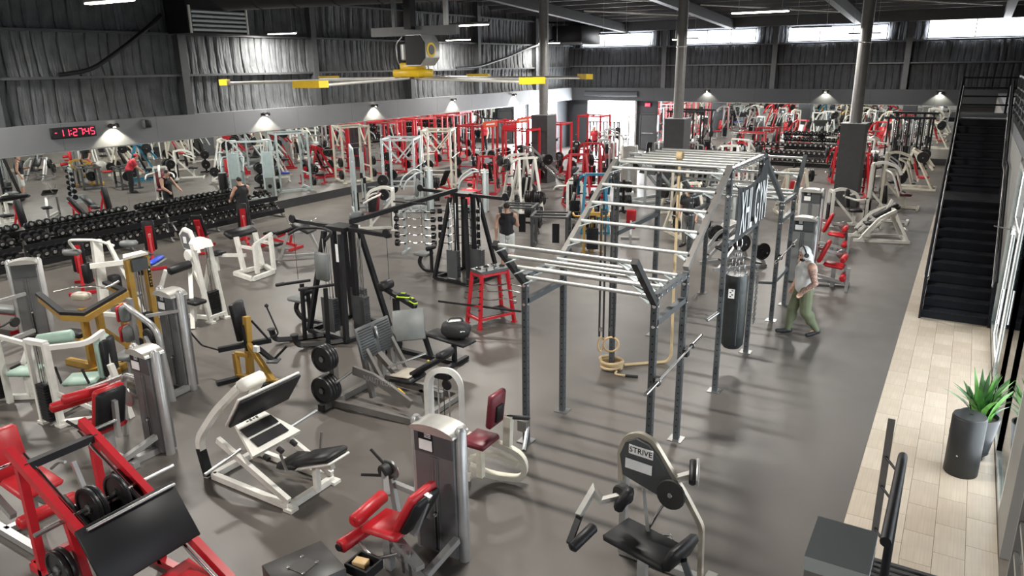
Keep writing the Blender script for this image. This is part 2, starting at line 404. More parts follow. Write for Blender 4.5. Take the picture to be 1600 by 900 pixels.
# ceiling: dark deck, purlins, pale insulated rafters
CE = mat('ceiling_deck', (.035, .037, .04), .7, 0, .2, 4)
RISE = [(YB+.2, 7.45), (20, 8.9), (-6, 8.9)]
ce = struct('ceiling', MB().add([(x, y, z) for (y, z) in RISE for x in (XL-.3, 10)], [(0, 1, 3, 2), (2, 3, 5, 4)]).add([(x, y, z+.2) for (y, z) in RISE for x in (XL-.3, 10)], [(0, 2, 3, 1), (2, 4, 5, 3)]), CE)
def cz(y): return 7.45+(YB+.2-y)/(YB+.2-20)*(8.9-7.45) if y > 20 else 8.9
for y in [YB-.5-1.45*i for i in range(19)]:
    MB().beam([(XL, y, cz(y)-.12), (10, y, cz(y)-.12)], .06, .2).build('purlin', DGREY, ce, None)
INS = mat('pale_insulation', (.62, .58, .52), .8)
for x in (-18.2, -11.9, -5.5, .8):
    MB().beam([(x, YB-.1, cz(YB)-.42), (x, 20, cz(20)-.42), (x, -6, 8.9-.42)], .3, .45).build('rafter', GIRT, ce, None)
    MB().beam([(x+2.6, YB-3, cz(YB-3)-.02), (x+2.6, 20, cz(20)-.02)], .9, .02).build('insulation_strip', INS, ce, None)
MB().beam([(XL, YB-.4, 7.15), (10, YB-.4, 7.15)], .35, .5).build('eave_beam', GIRT, ce, None)
for k, (x0, x1) in enumerate(((-17.5, -12), (-11.5, -6), (-5, .5))):
    for y0 in (30, 36):
        MB().tube([(x0, y0, cz(y0)-.25), (x1, y0+5, cz(y0+5)-.25)], .03, 6).build('brace_rod', WHITE, ce)
# right side: storefront wall, upper wall, mezzanine
GREYW = mat('grey_wall_paint', (.27, .26, .245), .6, 0, .04, 2)
wr = struct('wall_right', MB().b2(XR+.02, XR+.25, 17.2, YB, 0, 3.3), GREYW)
struct('wall_far_right', MB().b2(9.8, 10, -6, YB, 3.3, ZT), GREYW)
struct('wall_front', MB().b2(XL, 10, -6.2, -6, 0, ZT), GREYW)
mz = struct('floor_mezzanine', MB().b2(.95, 9.8, 8.6, YB, 3.3, 3.55).b2(-.1, 9.8, -6, .55, 3.3, 3.55), DGREY)
# columns on boxed bases
BOXM = mat('column_box_paint', (.075, .078, .085), .55)
for k, x in enumerate((-16.2, -10.05, -3.5)):
    c = struct('column_%d' % (k+1), MB().lathe((x, 29.4, 0), (0, 0, 1), [(.2, 0), (.2, 8.8)], 18), mat('column_paint', (.22, .215, .21), .4, .3), None, 40)
    MB().rbox((x, 29.4, 1.47), (.82, .82, 2.94), rotz(.0), .01).build('column_box', BOXM, c, None)
    MB().rbox((x, 29.4, 2.955), (.86, .86, .03), None, .005).build('column_box_cap', SOFF, c, None)
    if k: MB().disc((x, 29.4, 5.7), (0, 0, 1), .215, .06).build('pipe_strap', CHROME, c)
# ------------------------------------------------------------------ lamps, duct, fan, clock, stairs, storefront
LIT = mat('lamp_diffuser', (1, 1, 1), .4, emit=(1, .95, .84), estr=14)
def strip_lamp(x, y, label):
    t = Thing('strip_light', label, 'lamp', (x, y, LAMP_Z), 0, 'strip lights hanging from the ceiling')
    t.pad('housing', (0, 0, .06), (1.34, .16, .07), DGREY, r=.01)
    t.pad('diffuser', (0, 0, .012), (1.3, .13, .03), LIT, r=.01)
    for s in (-.5, .5): t.tube('suspension_wire', [(s, 0, .09), (s, 0, cz(y)-LAMP_Z-.02)], .006, STEEL, seg=5)
    l = bpy.data.lights.new('lamp_light', 'AREA'); l.shape = 'RECTANGLE'; l.size = 1.28; l.size_y = .12; l.energy = 330; l.color = (1, .96, .89)
    o = bpy.data.objects.new('lamp_light', l); COL.objects.link(o); o.parent = t.o; o.location = (0, 0, -.02)
for i, (x, y) in enumerate(key_lamps()):
    strip_lamp(x, y, 'glowing strip light over the %s, %s' % (('mirror side aisle', 'middle aisle', 'rig and stair side')[i % 3], ('above the upper floor edge', 'level with the ceiling fan', 'next row past the ceiling fan', 'level with the boxed columns', 'nearest the back windows')[i//3]))
WARM = (1, .93, .72)
def wash(loc, iw, label, grp):
    a = math.atan2(iw[1], iw[0])
    t = Thing('wall_washer', label, 'lamp', loc, a, grp)
    t.pad('base_plate', (.01, 0, .0), (.02, .26, .08), BLACK, r=.005)
    for s in (-.1, .1): t._b(MB().lathe((.13, s, .07), (-.1, 0, -1), [(.03, 0), (.06, .03), (.065, .11)], 12), 'spot_head', BLACK); t.beam('bracket', [(.02, s, .03), (.12, s, .05)], .02, m=BLACK)
    t._b(MB().disc((.122, 0, -.035), (0, 0, 1), .045, .01), 'lens', mat('warm_lens', (1, 1, 1), .4, emit=(1, .9, .65), estr=25))
    l = bpy.data.lights.new('washer_light', 'SPOT'); l.energy = 125; l.color = WARM; l.spot_size = math.radians(112); l.spot_blend = .25; l.shadow_soft_size = .04
    o = bpy.data.objects.new('washer_light', l); COL.objects.link(o); o.parent = t.o; o.location = (.16, 0, -.05); o.rotation_euler = (0, math.radians(22), 0)
for y, q in ((7.2, 'on the side away from the speaker'), (12.85, 'between the clock and wall speaker'), (18.5, 'first one past the wall speaker'), (24.3, 'second one past the wall speaker'), (30.0, 'third one past the wall speaker'), (35.7, 'fourth past the wall speaker')): wash((XL+.425, y, 3.52), (1, 0), 'black twin spot lamp on the mirror soffit, '+q, 'spot lamps on the left soffit')
for x, q in ((-13.0, 'nearest the exit door'), (-6.7, 'above the dumbbell rack'), (-1.45, 'nearest the stairs')): wash((x, YB-.425, 3.55), (0, -1), 'black spot lamp on the back mirror soffit, '+q, 'spot lamps on the back soffit')
# clock
t = Thing('led_clock', 'black digital wall clock with red LED digits on the grey soffit', 'clock', (XL+.425, 11.7, 3.28))
t.pad('housing', (.035, 0, .15), (.07, 1.26, .3), BLACK, r=.008)
t.box('screen', (.072, 0, .15), (.004, 1.2, .25), mat('clock_face', (.015, .012, .015), .3))
LED = mat('red_led', (1, .05, .08), .5, emit=(1, .02, .06), estr=3.5)
SEG = {'1': 'bc', '2': 'abged', '7': 'abc', '4': 'fgbc', '5': 'afgcd'}
def digit(ch, y, h=.18, w=.1):
    mb = MB(); z0 = .06; k = .018
    for s in SEG[ch]:
        if s in 'agd':
            z = z0+{'d': 0, 'g': h/2, 'a': h}[s]; mb.b2(.074, .078, y-w/2+.008, y+w/2-.008, z-k/2, z+k/2)
        else:
            yy = y+(w/2 if s in 'bc' else -w/2); zz = z0+(h/2 if s in 'bf' else 0); mb.b2(.074, .078, yy-k/2, yy+k/2, zz+.006, zz+h/2-.006)
    t._b(mb, 'digit', LED, None, None)
for ch, y in zip('112745', (-.36, -.2, .02, .18, .36, .52)): digit(ch, y)
mb = MB()
for y in (-.09, .27):
    for z in (.11, .2): mb.b2(.074, .078, y-.012, y+.012, z-.012, z+.012)
t._b(mb, 'colon', LED, None, None)
t._b(MB().b2(.074, .078, -.53, -.48, .155, .175), 'indicator', LED, None, None)
t = Thing('wall_speaker', 'small dark grey speaker box on the soffit beside the LED clock', 'speaker', (XL+.425, 13.9, 3.38))
t.pad('cabinet', (.09, 0, .13), (.18, .24, .26), DGREY); t.pad('grille', (.185, 0, .13), (.01, .2, .22), BLACK, r=.003)
# big round duct and louvre box
def duct(name, label, pts, rad):
    t = Thing(name, label, 'duct', pts[0]); p0 = Vector(pts[0]); q = [Vector(p)-p0 for p in pts]
    t.tube('duct_body', q, rad, BLACK, seg=20)
    n = int((q[-1]-q[0]).length/1.3)
    for i in range(n+1): t.disc('joint_ring', q[0].lerp(q[-1], i/n), q[-1]-q[0], rad*1.03, .05, BLACK)
    for i in range(0, n+1, 2):
        c = q[0].lerp(q[-1], (i+.5)/n); t.beam('hanger_strap', [c+Vector((0, 0, rad)), c+Vector((0, 0, 8.9-pts[0][2]))], .05, .006, STEEL)
duct('round_duct', 'long round black air duct hung under the ceiling above the fan', [(-17.3, 14, 7.02), (3, 14, 6.7)], .46)
t = Thing('louvre_unit', 'dark air unit with pale louvre slats high on the left wall', 'air unit', (XL+.4, 16.3, 6.14))
t.box('cabinet', (.5, 0, .65), (.98, 2.3, 1.3), BLACK)
for k in range(5): t.box('louvre', (1.0, 0, .12+k*.13), (.1, 2.0, .07), SBLUE, Matrix.Rotation(.5, 3, 'Y'))
t.box('louvre_frame', (1.01, 1.06, .4), (.06, .06, .8), WHITE); t.box('louvre_frame', (1.01, -1.06, .4), (.06, .06, .8), WHITE)
t = Thing('air_unit', 'dark air handling box in the corner by the back windows', 'air unit', (-20.5, 41.2, 6.2))
t.pad('cabinet', (0, 0, .5), (1.9, 2.6, 1.0), BLACK); t.beam('flange', [(-1, -1.35, .05), (1, -1.35, .05)], .05, .1, DGREY)
for s in (-.8, .8): t.beam('hanger', [(s, 0, 1), (s, 0, cz(41.2)-6.2-.05)], .03, m=STEEL)
t = Thing('flex_hose', 'thick black hose sagging along the left wall beside the louvre unit', 'hose', (XL+.35, 11.6, 4.98))
t.tube('hose', bend([(.08, 0, 0), (.08, .9, .1), (.1, 2.0, .75), (.1, 2.9, 1.35), (.1, 3.35, 1.7)], .6), .06, BLACK)
t = Thing('flex_hose', 'black hose rising along the left wall towards the corner air box', 'hose', (XL+.35, 30.8, 4.98))
t.tube('hose', bend([(.09, -.4, 0), (.09, 1.6, .05), (.09, 4.6, .55), (.1, 6.6, 1.0), (.4, 8.9, 1.45)], .6), .06, BLACK)
# large ceiling fan
t = Thing('ceiling_fan', 'huge slow ceiling fan with yellow motor hub and yellow blade tips', 'fan', (-9.1, 11.4, 4.9))
t.beam('mast', [(0, 0, .85), (0, 0, 3.98)], .16, .16, BLACK)
t.beam('mount_frame', [(-1.0, .1, .82), (1.0, .1, .82)], .1, .16, DGREY); t.beam('mount_frame', [(-.45, .1, .88), (-.45, .1, 3.95)], .07, m=DGREY); t.beam('mount_frame', [(.75, .1, .88), (.75, .1, 3.95)], .07, m=SILVER)
mt = t._b(MB().poly([(.05, -.22, .73), (.38, -.22, .73), (.48, -.22, .6), (.48, -.22, .34), (.36, -.22, .22), (.05, -.22, .22)], (0, 1, 0), .02), 'cover_panel', BLACK)
t._b(MB().poly([(.05, 0, .74), (.4, 0, .74), (.5, 0, .6), (.5, 0, .34), (.38, 0, .2), (.05, 0, .2)], (0, 1, 0), .42), 'motor_cover', CAPG)
t._b(MB().disc((.505, -.05, .48), (1, 0, 0), .13, .01), 'badge', YEL); t._b(MB().disc((.511, -.05, .48), (1, 0, 0), .09, .006), 'badge_centre', DGREY)
t._b(MB().lathe((-.1, 0, .3), (0, 0, 1), [(.1, 0), (.12, .02), (.12, .28), (.1, .3)], 14), 'motor', SILVER)
t.tube('conduit', bend([(-.2, 0, .72), (-.36, 0, .6), (-.34, 0, .25), (-.12, 0, .1)], .15), .012, STEEL)
t.pad('gearbox', (.02, 0, .18), (.36, .36, .16), YEL, r=.02); t.pad('gearbox_base', (.02, 0, .07), (.62, .5, .14), YEL, r=.03)
t.disc('hub_plate', (0, 0, -.02), (0, 0, 1), .36, .03, CHROME)
for k in range(6):
    a = math.radians(285+60*k); d = Vector((math.cos(a), math.sin(a), -.012)); n = Vector((-d.y, d.x, 0))
    R = Matrix((n, d, n.cross(d))).transposed() @ Matrix.Rotation(.14, 3, 'Y')
    b = t._b(MB().rbox(d*1.75+Vector((0, 0, -.02)), (.19, 3.1, .035), R, .012), 'blade', mat('fan_blade', (.78, .76, .70), .35, .2))
    t._b(MB().poly([d*3.3+n*.1, d*3.3-n*.42, d*3.44-n*.42, d*3.44+n*.02], (0, 0, 1), .1), 'winglet', YEL, b)
# far black staircase with a mid landing
st = Thing('staircase', 'black steel staircase climbing to the upper floor beside the grey wall', 'staircase', (-.33, 16.72, 0))
SBLK = mat('stair_black', (.010, .011, .015), .7, spec=.2); SW = 1.2
def step_z(i): return .175*i
ys = [i*.345 if i <= 10 else i*.345+1.3 for i in range(21)]
for i in range(20):
    y0 = ys[i]; z = step_z(i+1); y1 = ys[i+1]
    if i == 9: y1 = ys[10]
    tr = st._b(MB().b2(.03, SW, y0-.03, (ys[10]+1.3 if i == 9 else y1), z-.04, z), 'tread', SBLK, None, None)
    st._b(MB().b2(.03, SW, y0, y0+.02, z-.175, z-.04), 'riser', SBLK, None, None)
    mb = MB()
    for k in range(12): mb.b2(.08+k*.093, .13+k*.093, y0-.034, y0-.02, z-.008, z+.004)
    st._b(mb, 'nosing_grip', mat('nosing_black', (.022, .023, .026), .6, spec=.2), tr, None)['kind'] = 'stuff'
for x in (0, SW+.01):
    mb = MB(); pr = [(ys[0]-.1, 0), (ys[0]-.1, .25), (ys[10], 1.95), (ys[10]+1.3, 1.95), (ys[20], 3.68), (ys[20], 3.2), (ys[10]+1.3, 1.5), (ys[10], 1.5), (ys[0]+.4, 0)]
    q = pr; m_ = len(q)
    mb.add([(x-.02, a, z) for a, z in q]+[(x+.02, a, z) for a, z in q], [(0, 1, 8), (1, 2, 7, 8), (2, 3, 6, 7), (3, 4, 5, 6), (9, 17, 10), (10, 17, 16, 11), (11, 16, 15, 12), (12, 15, 14, 13)]+[(k, k+9, (k+1) % 9+9, (k+1) % 9) for k in range(9)])
    st._b(mb, 'stringer', SBLK, None, None)
    rl = [(x, ys[0]-.15, .95), (x, ys[10], 2.75), (x, ys[10]+1.3, 2.75), (x, ys[20], 4.5)]
    st.tube('handrail', rl, .024, SBLK); st.tube('handrail', [(x+.05 if x == 0 else x-.05, a[1]+.1, a[2]-.12) for a in map(Vector, rl)], .018, STEEL)
    for k in (0, 5, 10, 13, 17, 20):
        yy = ys[k] if k < 20 else ys[20]; zz = step_z(k)
        st.beam('baluster_post', [(x, yy, zz), (x, yy, zz+.98)], .04, m=SBLK)
st.box('landing', (SW/2+.4, ys[20]+1.3, 3.45), (SW+1.2, 2.6, .12), SBLK); st.box('landing_edge', (SW/2, ys[20]-.02, 3.47), (SW, .03, .1), SBLUE)
for z in (3.75, 4.0, 4.25, 4.55): st.beam('guard_rail', [(0, ys[20]+2.5, z), (1.9, ys[20]+2.5, z)], .05, m=SBLK)
for x in (0, 1.2, 1.9): st.beam('guard_post', [(x, ys[20]+2.5, 3.4), (x, ys[20]+2.5, 4.6)], .06, m=SBLK)
# mezzanine guard on the right
gr = Thing('mezzanine_guard', 'grey steel guard rail with level bars along the upper floor edge', 'railing', (1.06, 17.2, 3.55))
for k in range(7): gr.beam('post', [(0, k*1.55, 0), (0, k*1.55, 1.08)], .06, m=GRAPH)
for z in (.15, .35, .55, .75, 1.06): gr.beam('rail', [(0, 0, z), (0, 9.3, z)], .04, m=SBLUE if z > 1 else GRAPH)
# storefront: frames and panes
GLS = bpy.data.materials.new('clear_glass'); GLS.use_nodes = True
_n, _l = GLS.node_tree.nodes, GLS.node_tree.links; _n.clear(); _o = _n.new('ShaderNodeOutputMaterial'); _mx = _n.new('ShaderNodeMixShader'); _t = _n.new('ShaderNodeBsdfTransparent'); _g = _n.new('ShaderNodeBsdfGlossy'); _fr = _n.new('ShaderNodeFresnel')
_fr.inputs[0].default_value = 1.5; _g.inputs['Roughness'].default_value = .02; _t.inputs[0].default_value = (.86, .95, .94, 1); _l.new(_fr.outputs[0], _mx.inputs[0]); _l.new(_t.outputs[0], _mx.inputs[1]); _l.new(_g.outputs[0], _mx.inputs[2]); _l.new(_mx.outputs[0], _o.inputs[0])
FR = mat('pale_aluminium', (.66, .66, .64), .35, .3)
bays = [9.3, 10.9, 12.5, 14.1, 15.7, 16.9]
for k in range(5):
    y0, y1 = bays[k], bays[k+1]
    if k == 3: continue
    w = struct('window_%d' % (6+k), MB().b2(XR+.03, XR+.042, y0+.03, y1-.03, .06, 3.2), GLS)
    MB().b2(XR, XR+.09, y0-.03, y0+.03, 0, 3.25).b2(XR, XR+.09, y1-.03, y1+.03, 0, 3.25).b2(XR, XR+.09, y0, y1, 0, .09).b2(XR, XR+.09, y0, y1, 3.15, 3.25).build('window_frame', FR, w, None)
dd = struct('door_3', MB().b2(XR+.03, XR+.042, 14.2, 15.6, .2, 2.3), GLS)
MB().b2(XR, XR+.06, 14.1, 14.22, 0, 2.4).b2(XR, XR+.06, 15.58, 15.7, 0, 2.4).b2(XR, XR+.06, 14.1, 15.7, 0, .22).b2(XR, XR+.06, 14.1, 15.7, 2.28, 2.4).build('door_frame', FR, dd, None)
MB().tube([(XR-.05, 14.35, .8), (XR-.05, 14.35, 1.4)], .015, 8).build('pull_handle', CHROME, dd); MB().b2(XR-.06, XR, 14.8, 15.2, 2.25, 2.32).build('door_closer', CHROME, dd, None)
MB().beam([(XR-.03, 15.0, 2.29), (XR-.3, 15.25, 2.29)], .02).build('closer_arm', CHROME, dd, None)
MB().b2(XR+.06, XR+.25, 8.9, 17.2, 3.2, 3.6).b2(XR, XR+.2, 8.4, 9.25, 0, 3.3).build('storefront_header', GREYW, wr, None)
# flight and landing just below the viewpoint
t = Thing('mesh_landing', 'black mesh stair landing with guard posts above the tiled floor', 'staircase', (-.14, 4.7, 0))
t.box('landing_plate', (.42, -1.1, 1.97), (.86, 2.2, .05), SBLK)
mb = MB()
for k in range(40): mb.b2(0, .85, -2.18+k*.055, -2.15+k*.055, 1.995, 2.008)
t._b(mb, 'grating', DGREY, None, None)
t.beam('landing_beam', [(0, -.02, 1.9), (.85, -.02, 1.9)], .04, .16, SBLK)
for x, y in ((.03, -.08), (.8, -.08), (.03, -2.1), (.8, -2.1)): t.beam('landing_leg', [(x, y, 0), (x, y, 1.95)], .05, m=SBLK)
t.beam('guard_post', [(-.01, -.13, 1.9), (-.01, -.13, 3.05)], .04, .012, GUN, up=(0, 1, 0))
t.tube('handrail', bend([(.08, -.32, 1.98), (.08, -.32, 2.93), (.08, -.5, 2.97), (.08, -1.4, 3.02)], .04), .025, BLACK)
for z in (2.3, 2.6, 2.8): t.tube('handrail_bracket', [(-.01, -.14, z), (.08, -.32, z)], .008, BLACK)
t.beam('side_guard_post', [(.72, -.06, 2.0), (.72, -.06, 3.05)], .04, m=GUN)
for z in (2.15, 2.35, 2.55, 2.75, 2.95): t.beam('side_guard_rail', [(.72, -.06, z), (.72, -1.6, z)], .025, .03, m=CAPG)
t = Thing('guard_post', 'brushed steel guard post cap at the edge of the upper floor', 'railing', (-.075, .92, 3.2))
t.beam('post', [(0, 0, 0), (0, 0, 1.28)], .055, .07, STEEL); t.box('cap', (0.01, 0, 1.29), (.075, .10, .02), SBLUE); t.beam('bracket', [(0, -.03, .05), (0.04, -.45, .2)], .05, m=STEEL)
# bin and plant
b0 = G(1500, 737)
t = Thing('waste_bin', 'tall black cylindrical metal waste bin standing in front of the plant', 'bin', (b0.x, b0.y, 0), -.6)
t._b(MB().lathe((0, 0, 0), (0, 0, 1), [(.19, 0), (.195, .01), (.195, .78), (.187, .79)], 28), 'body', mat('bin_black', (.016, .017, .018), .5))
t._b(MB().lathe((0, 0, .79), (0, 0, 1), [(.187, 0), (.185, .015), (.03, .02), (.03, .012), (0.001, .012)], 28), 'lid', mat('bin_lid', (.03, .032, .034), .4))
t.disc('lock', (.05, -.197, .3), (0, 1, 0), .012, .01, CHROME); t.box('slot', (-.19, -.03, .52), (.012, .06, .05), RUBBER)
b1 = Vector((.66, 10.75, 0))
t = Thing('snake_plant', 'green upright long-leaved plant in a round black pot on casters', 'plant', b1)
t._b(MB().lathe((0, 0, .1), (0, 0, 1), [(.15, 0), (.17, .01), (.23, .45), (.235, .5), (.215, .5), (.2, .44), (0.001, .43)], 26), 'pot', mat('pot_black', (.035, .037, .04), .4))
t.disc('pot_trolley', (0, 0, .08), (0, 0, 1), .17, .035, BLACK)
for k in range(4): a = k*PI/2+.6; t.disc('caster', (.14*math.cos(a), .14*math.sin(a), .032), (math.sin(a), -math.cos(a), 0), .032, .025, RUBBER)
t.disc('soil', (0, 0, .535), (0, 0, 1), .2, .02, mat('soil', (.05, .035, .025), .9))
LEAF = [mat('leaf_green_%d' % i, c, .38, 0, .35, 9) for i, c in enumerate(((.05, .17, .03), (.10, .26, .05), (.035, .12, .03)))]
rnd = random.Random(3)
for k in range(44):
    a = rnd.uniform(0, 2*PI); L = rnd.uniform(.4, .82); lean = rnd.uniform(.05, .75); r0 = rnd.uniform(0, .13); w = rnd.uniform(.03, .052)
    d = Vector((math.cos(a), math.sin(a), 0)); n = Vector((-d.y, d.x, 0)); vs = []; fs = []
    for i in range(7):
        s = i/6; c = d*(r0+L*lean*s**1.6)+Vector((0, 0, .52+L*s*(1-.45*lean*s))); ww = w*(1-.15*s)*min(1, (1-s)*2.6+.02)
        tw = n*math.cos(.5*s)+d*math.sin(.5*s); vs += [c-tw*ww, c-d*.01+Vector((0, 0, -.004)), c+tw*ww]
        if i: o = (i-1)*3; fs += [(o, o+1, o+4, o+3), (o+1, o+2, o+5, o+4)]
    t._b(MB().add(vs, fs), 'leaf', LEAF[k % 3], None, 60)
# ------------------------------------------------------------------ people (facing local +y)
def caps(mb, a, ra, b, rb, seg=12, sx=1.0):
    a, b = Vector(a), Vector(b); L = (b-a).length; pr = []
    for k in range(5): t = PI/2*k/4; pr.append((max(1e-4, ra*math.sin(t)), -ra*math.cos(t)))
    for k in range(5): t = PI/2*k/4; pr.append((max(1e-4, rb*math.cos(t)), L+rb*math.sin(t)))
    mb.lathe(a, (b-a) if L > 1e-5 else Vector((0, 0, 1)), pr, seg)
def ell(mb, c, r, seg=14, R=None):
    c = Vector(c); R = R or Matrix.Identity(3); n = 9; vs = []; fs = []
    for j in range(n+1):
        ph = PI*j/n
        for i in range(seg): a = 2*PI*i/seg; vs.append(c+R @ Vector((r[0]*math.sin(ph)*math.cos(a), r[1]*math.sin(ph)*math.sin(a), -r[2]*math.cos(ph))))
    for j in range(n):
        for i in range(seg): fs.append((j*seg+i, j*seg+(i+1) % seg, (j+1)*seg+(i+1) % seg, (j+1)*seg+i))
    mb.add(vs, fs)
def remeshed(mb, name, m, parent, vox, it=4):
    o = mb.build(name, m, None, 80); mo = o.modifiers.new('r', 'REMESH'); mo.mode = 'VOXEL'; mo.voxel_size = vox
    sm = o.modifiers.new('s', 'SMOOTH'); sm.iterations = it; sm.factor = .5
    me = bpy.data.meshes.new_from_object(o.evaluated_get(bpy.context.evaluated_depsgraph_get())); old = o.data; o.modifiers.clear(); o.data = me; bpy.data.meshes.remove(old)
    for p in me.polygons: p.use_smooth = True
    o.name = name; o.parent = parent; return o
SKIN = mat('skin', (.62, .36, .26), .5, 0, .05, 20); HAIR = mat('dark_hair', (.02, .015, .012), .6)
def person(label, x, y, rz, J, top, bottom, shoe, hair=HAIR, shorts=False, hood=None, cap=None, vox=.011, sleeves=False, tattoo=False, head_tilt=0.0, face_dir=0.0, k=1.0):
    J = {q: (v[0]*(k if q[:2] in ('sh', 'el', 'wr') else 1+(k-1)*.6), v[1], v[2]) for q, v in J.items()}
    t = Thing('person', label, 'person', (x, y, 0), rz)
    V3 = {k: Vector(v) for k, v in J.items()}
    b = MB(); hd = V3['head']; Rh = rotz(face_dir) @ Matrix.Rotation(head_tilt, 3, 'X')
    def H(a, bb, c): return hd+Rh @ Vector((a, bb, c))
    ell(b, hd, (.076, .096, .115), R=Rh); ell(b, H(0, .03, -.06), (.056, .062, .062), R=Rh); ell(b, H(0, .1, -.015), (.014, .022, .024), R=Rh); ell(b, H(0, .088, -.068), (.024, .012, .012), R=Rh)
    for s in (-1, 1): ell(b, H(s*.078, -.005, -.01), (.012, .022, .032), R=Rh)
    caps(b, V3['neck'], .058, H(0, -.01, -.08), .055); caps(b, V3['chest']+Vector((-.1, 0, 0)), .125, V3['chest']+Vector((.1, 0, 0)), .125); ell(b, V3['chest'], (.2*k, .13*k, .17)); caps(b, V3['chest'], .15, V3['pelvis'], .14); ell(b, V3['pelvis'], (.17, .13, .14)); caps(b, V3['sh_l'], .065, V3['neck'], .06); caps(b, V3['sh_r'], .065, V3['neck'], .06)
    for s in 'lr':
        sh, e, wr = V3['sh_'+s], V3['el_'+s], V3['wr_'+s]; caps(b, sh, .07*k, e, .047*k); caps(b, e, .052*k, wr, .033*k)
        d = (wr-e).normalized(); sd = d.cross(Vector((1, 0, 0)) if abs(d.x) < .7 else Vector((0, 0, 1))).normalized(); nn = d.cross(sd)
        pm = wr+d*.055; caps(b, wr+d*.01, .028, wr+d*.08, .03); caps(b, pm+sd*.022, .017, pm+d*.03+sd*.025, .016); caps(b, pm-sd*.022, .017, pm+d*.03-sd*.025, .016)
        for q_, (o_, L_) in enumerate(((-.032, .05), (-.011, .065), (.011, .062), (.032, .045))):
            k0 = wr+d*.085+sd*o_; k1 = k0+d*L_*.55+nn*.012; caps(b, k0, .0105, k1, .0095, 8); caps(b, k1, .0095, k1+d*L_*.35+nn*.03, .0085, 8)
        k0 = wr+d*.03+sd*.034; caps(b, k0, .012, k0+d*.04+sd*.022, .011, 8); caps(b, k0+d*.04+sd*.022, .011, k0+d*.065+sd*.016+nn*.01, .009, 8)
        caps(b, V3['hip_'+s], .088, V3['kn_'+s], .06); caps(b, V3['kn_'+s], .06, V3['an_'+s], .04); ell(b, V3['kn_'+s].lerp(V3['an_'+s], .3)+Vector((0, -.015, 0)), (.058, .06, .12))
        caps(b, V3['an_'+s], .04, V3['an_'+s]+Vector((0, .1, -.045)), .03)
    body = remeshed(b, 'body', SKIN, t.o, vox)
    if tattoo:
        tm = mat('tattooed_skin', (.40, .24, .19), .5, 0, .55, 34); body.data.materials.append(tm); sh, e, wr = V3['sh_l'], V3['el_l'], V3['wr_l']
        for p in body.data.polygons:
            c = p.center
            for a0, a1 in ((sh, e), (e, wr)):
                ab = a1-a0; u = max(0, min(1, (c-a0).dot(ab)/ab.length_squared))
                if (c-a0-ab*u).length < .085 and (a0 is not sh or u > .12) and c.x < sh.x+.03: p.material_index = 1
    # clothing
    m_ = MB(); caps(m_, V3['chest']+Vector((-.1, 0, 0)), .14, V3['chest']+Vector((.1, 0, 0)), .14); ell(m_, V3['chest'], (.215*k, .15*k, .18)); caps(m_, V3['chest'], .168*k, V3['pelvis']+Vector((0, 0, .02)), .16*(1+(k-1)*.7)); ell(m_, V3['pelvis']+Vector((0, 0, .02)), (.19, .15, .13))
    for s in 'lr': caps(m_, V3['sh_'+s].lerp(V3['neck'], .35), .072, V3['neck']+Vector((0, -.01, -.04)), .07)
    if sleeves:
        for s in 'lr': caps(m_, V3['sh_'+s], .085, V3['sh_'+s].lerp(V3['el_'+s], .6), .07)
    remeshed(m_, 'shirt', top, t.o, vox*1.2, 3)
    m_ = MB(); ell(m_, V3['pelvis']+Vector((0, 0, -.03)), (.185, .145, .15))
    for s in 'lr':
        k_, a_ = V3['kn_'+s], V3['an_'+s]; caps(m_, V3['hip_'+s], .108*k, k_, .085*k)
        if not shorts: caps(m_, k_, .085*k, a_+Vector((0, 0, .01)), .062); ell(m_, k_.lerp(a_, .3)+Vector((0, -.02, 0)), (.078*k, .08*k, .15))
    remeshed(m_, 'shorts' if shorts else 'trousers', bottom, t.o, vox*1.2, 3)
    for s in 'lr':
        a_ = V3['an_'+s]; fd = V3['toe_'+s]-a_; m_ = MB(); base = Vector((0, 0, -.045)); caps(m_, a_+base*.6+fd*-.2, .052, a_+base+fd*.5, .05); caps(m_, a_+base+fd*.4, .05, a_+base+fd, .042); caps(m_, a_, .056, a_+base*.6, .054)
        sh_ = remeshed(m_, 'shoe', shoe, t.o, vox, 2)
    if hood:
        m_ = MB(); ell(m_, H(0, -.02, .015), (.105, .115, .14), R=Rh); ell(m_, H(0, -.06, -.08), (.1, .09, .09), R=Rh); caps(m_, H(0, -.05, -.12), .09, V3['neck']+Vector((0, -.02, -.03)), .1); ho = remeshed(m_, 'hood', hood, t.o, vox, 2)
        bm = bmesh.new(); bm.from_mesh(ho.data); dl = [f for f in bm.faces if (Rh.transposed() @ (f.calc_center_median()-hd)).y > .055 and abs((Rh.transposed() @ (f.calc_center_median()-hd)).x) < .075 and -.13 < (Rh.transposed() @ (f.calc_center_median()-hd)).z < .08]; bmesh.ops.delete(bm, geom=dl, context='FACES'); bm.to_mesh(ho.data); bm.free()
        for s in (-1, 1): t._b(MB().disc(H(s*.112, 0, -.005), Rh @ Vector((1, 0, 0)), .042, .035), 'headphone_cup', BLACK)
        t.tube('headphone_band', [H(.115*math.cos(PI*i_/10), -.005, .0+.165*math.sin(PI*i_/10)) for i_ in range(11)], .011, BLACK)
        m_ = MB(); ell(m_, H(0, .055, -.09), (.058, .05, .045), R=Rh); remeshed(m_, 'beard', HAIR, t.o, vox*.8, 2)
    else:
        m_ = MB(); ell(m_, H(0, -.018, .03), (.084, .096, .098), R=Rh); remeshed(m_, 'hair', hair, t.o, vox, 2)
    if cap: t._b(MB().lathe(H(0, -.005, .04), Rh @ Vector((0, 0, 1)), [(.09, 0), (.088, .04), (.06, .085), (.001, .095)], 16), 'cap', cap); t.pad('cap_peak', H(0, .11, .045), (.13, .1, .012), cap, Rh, .005)
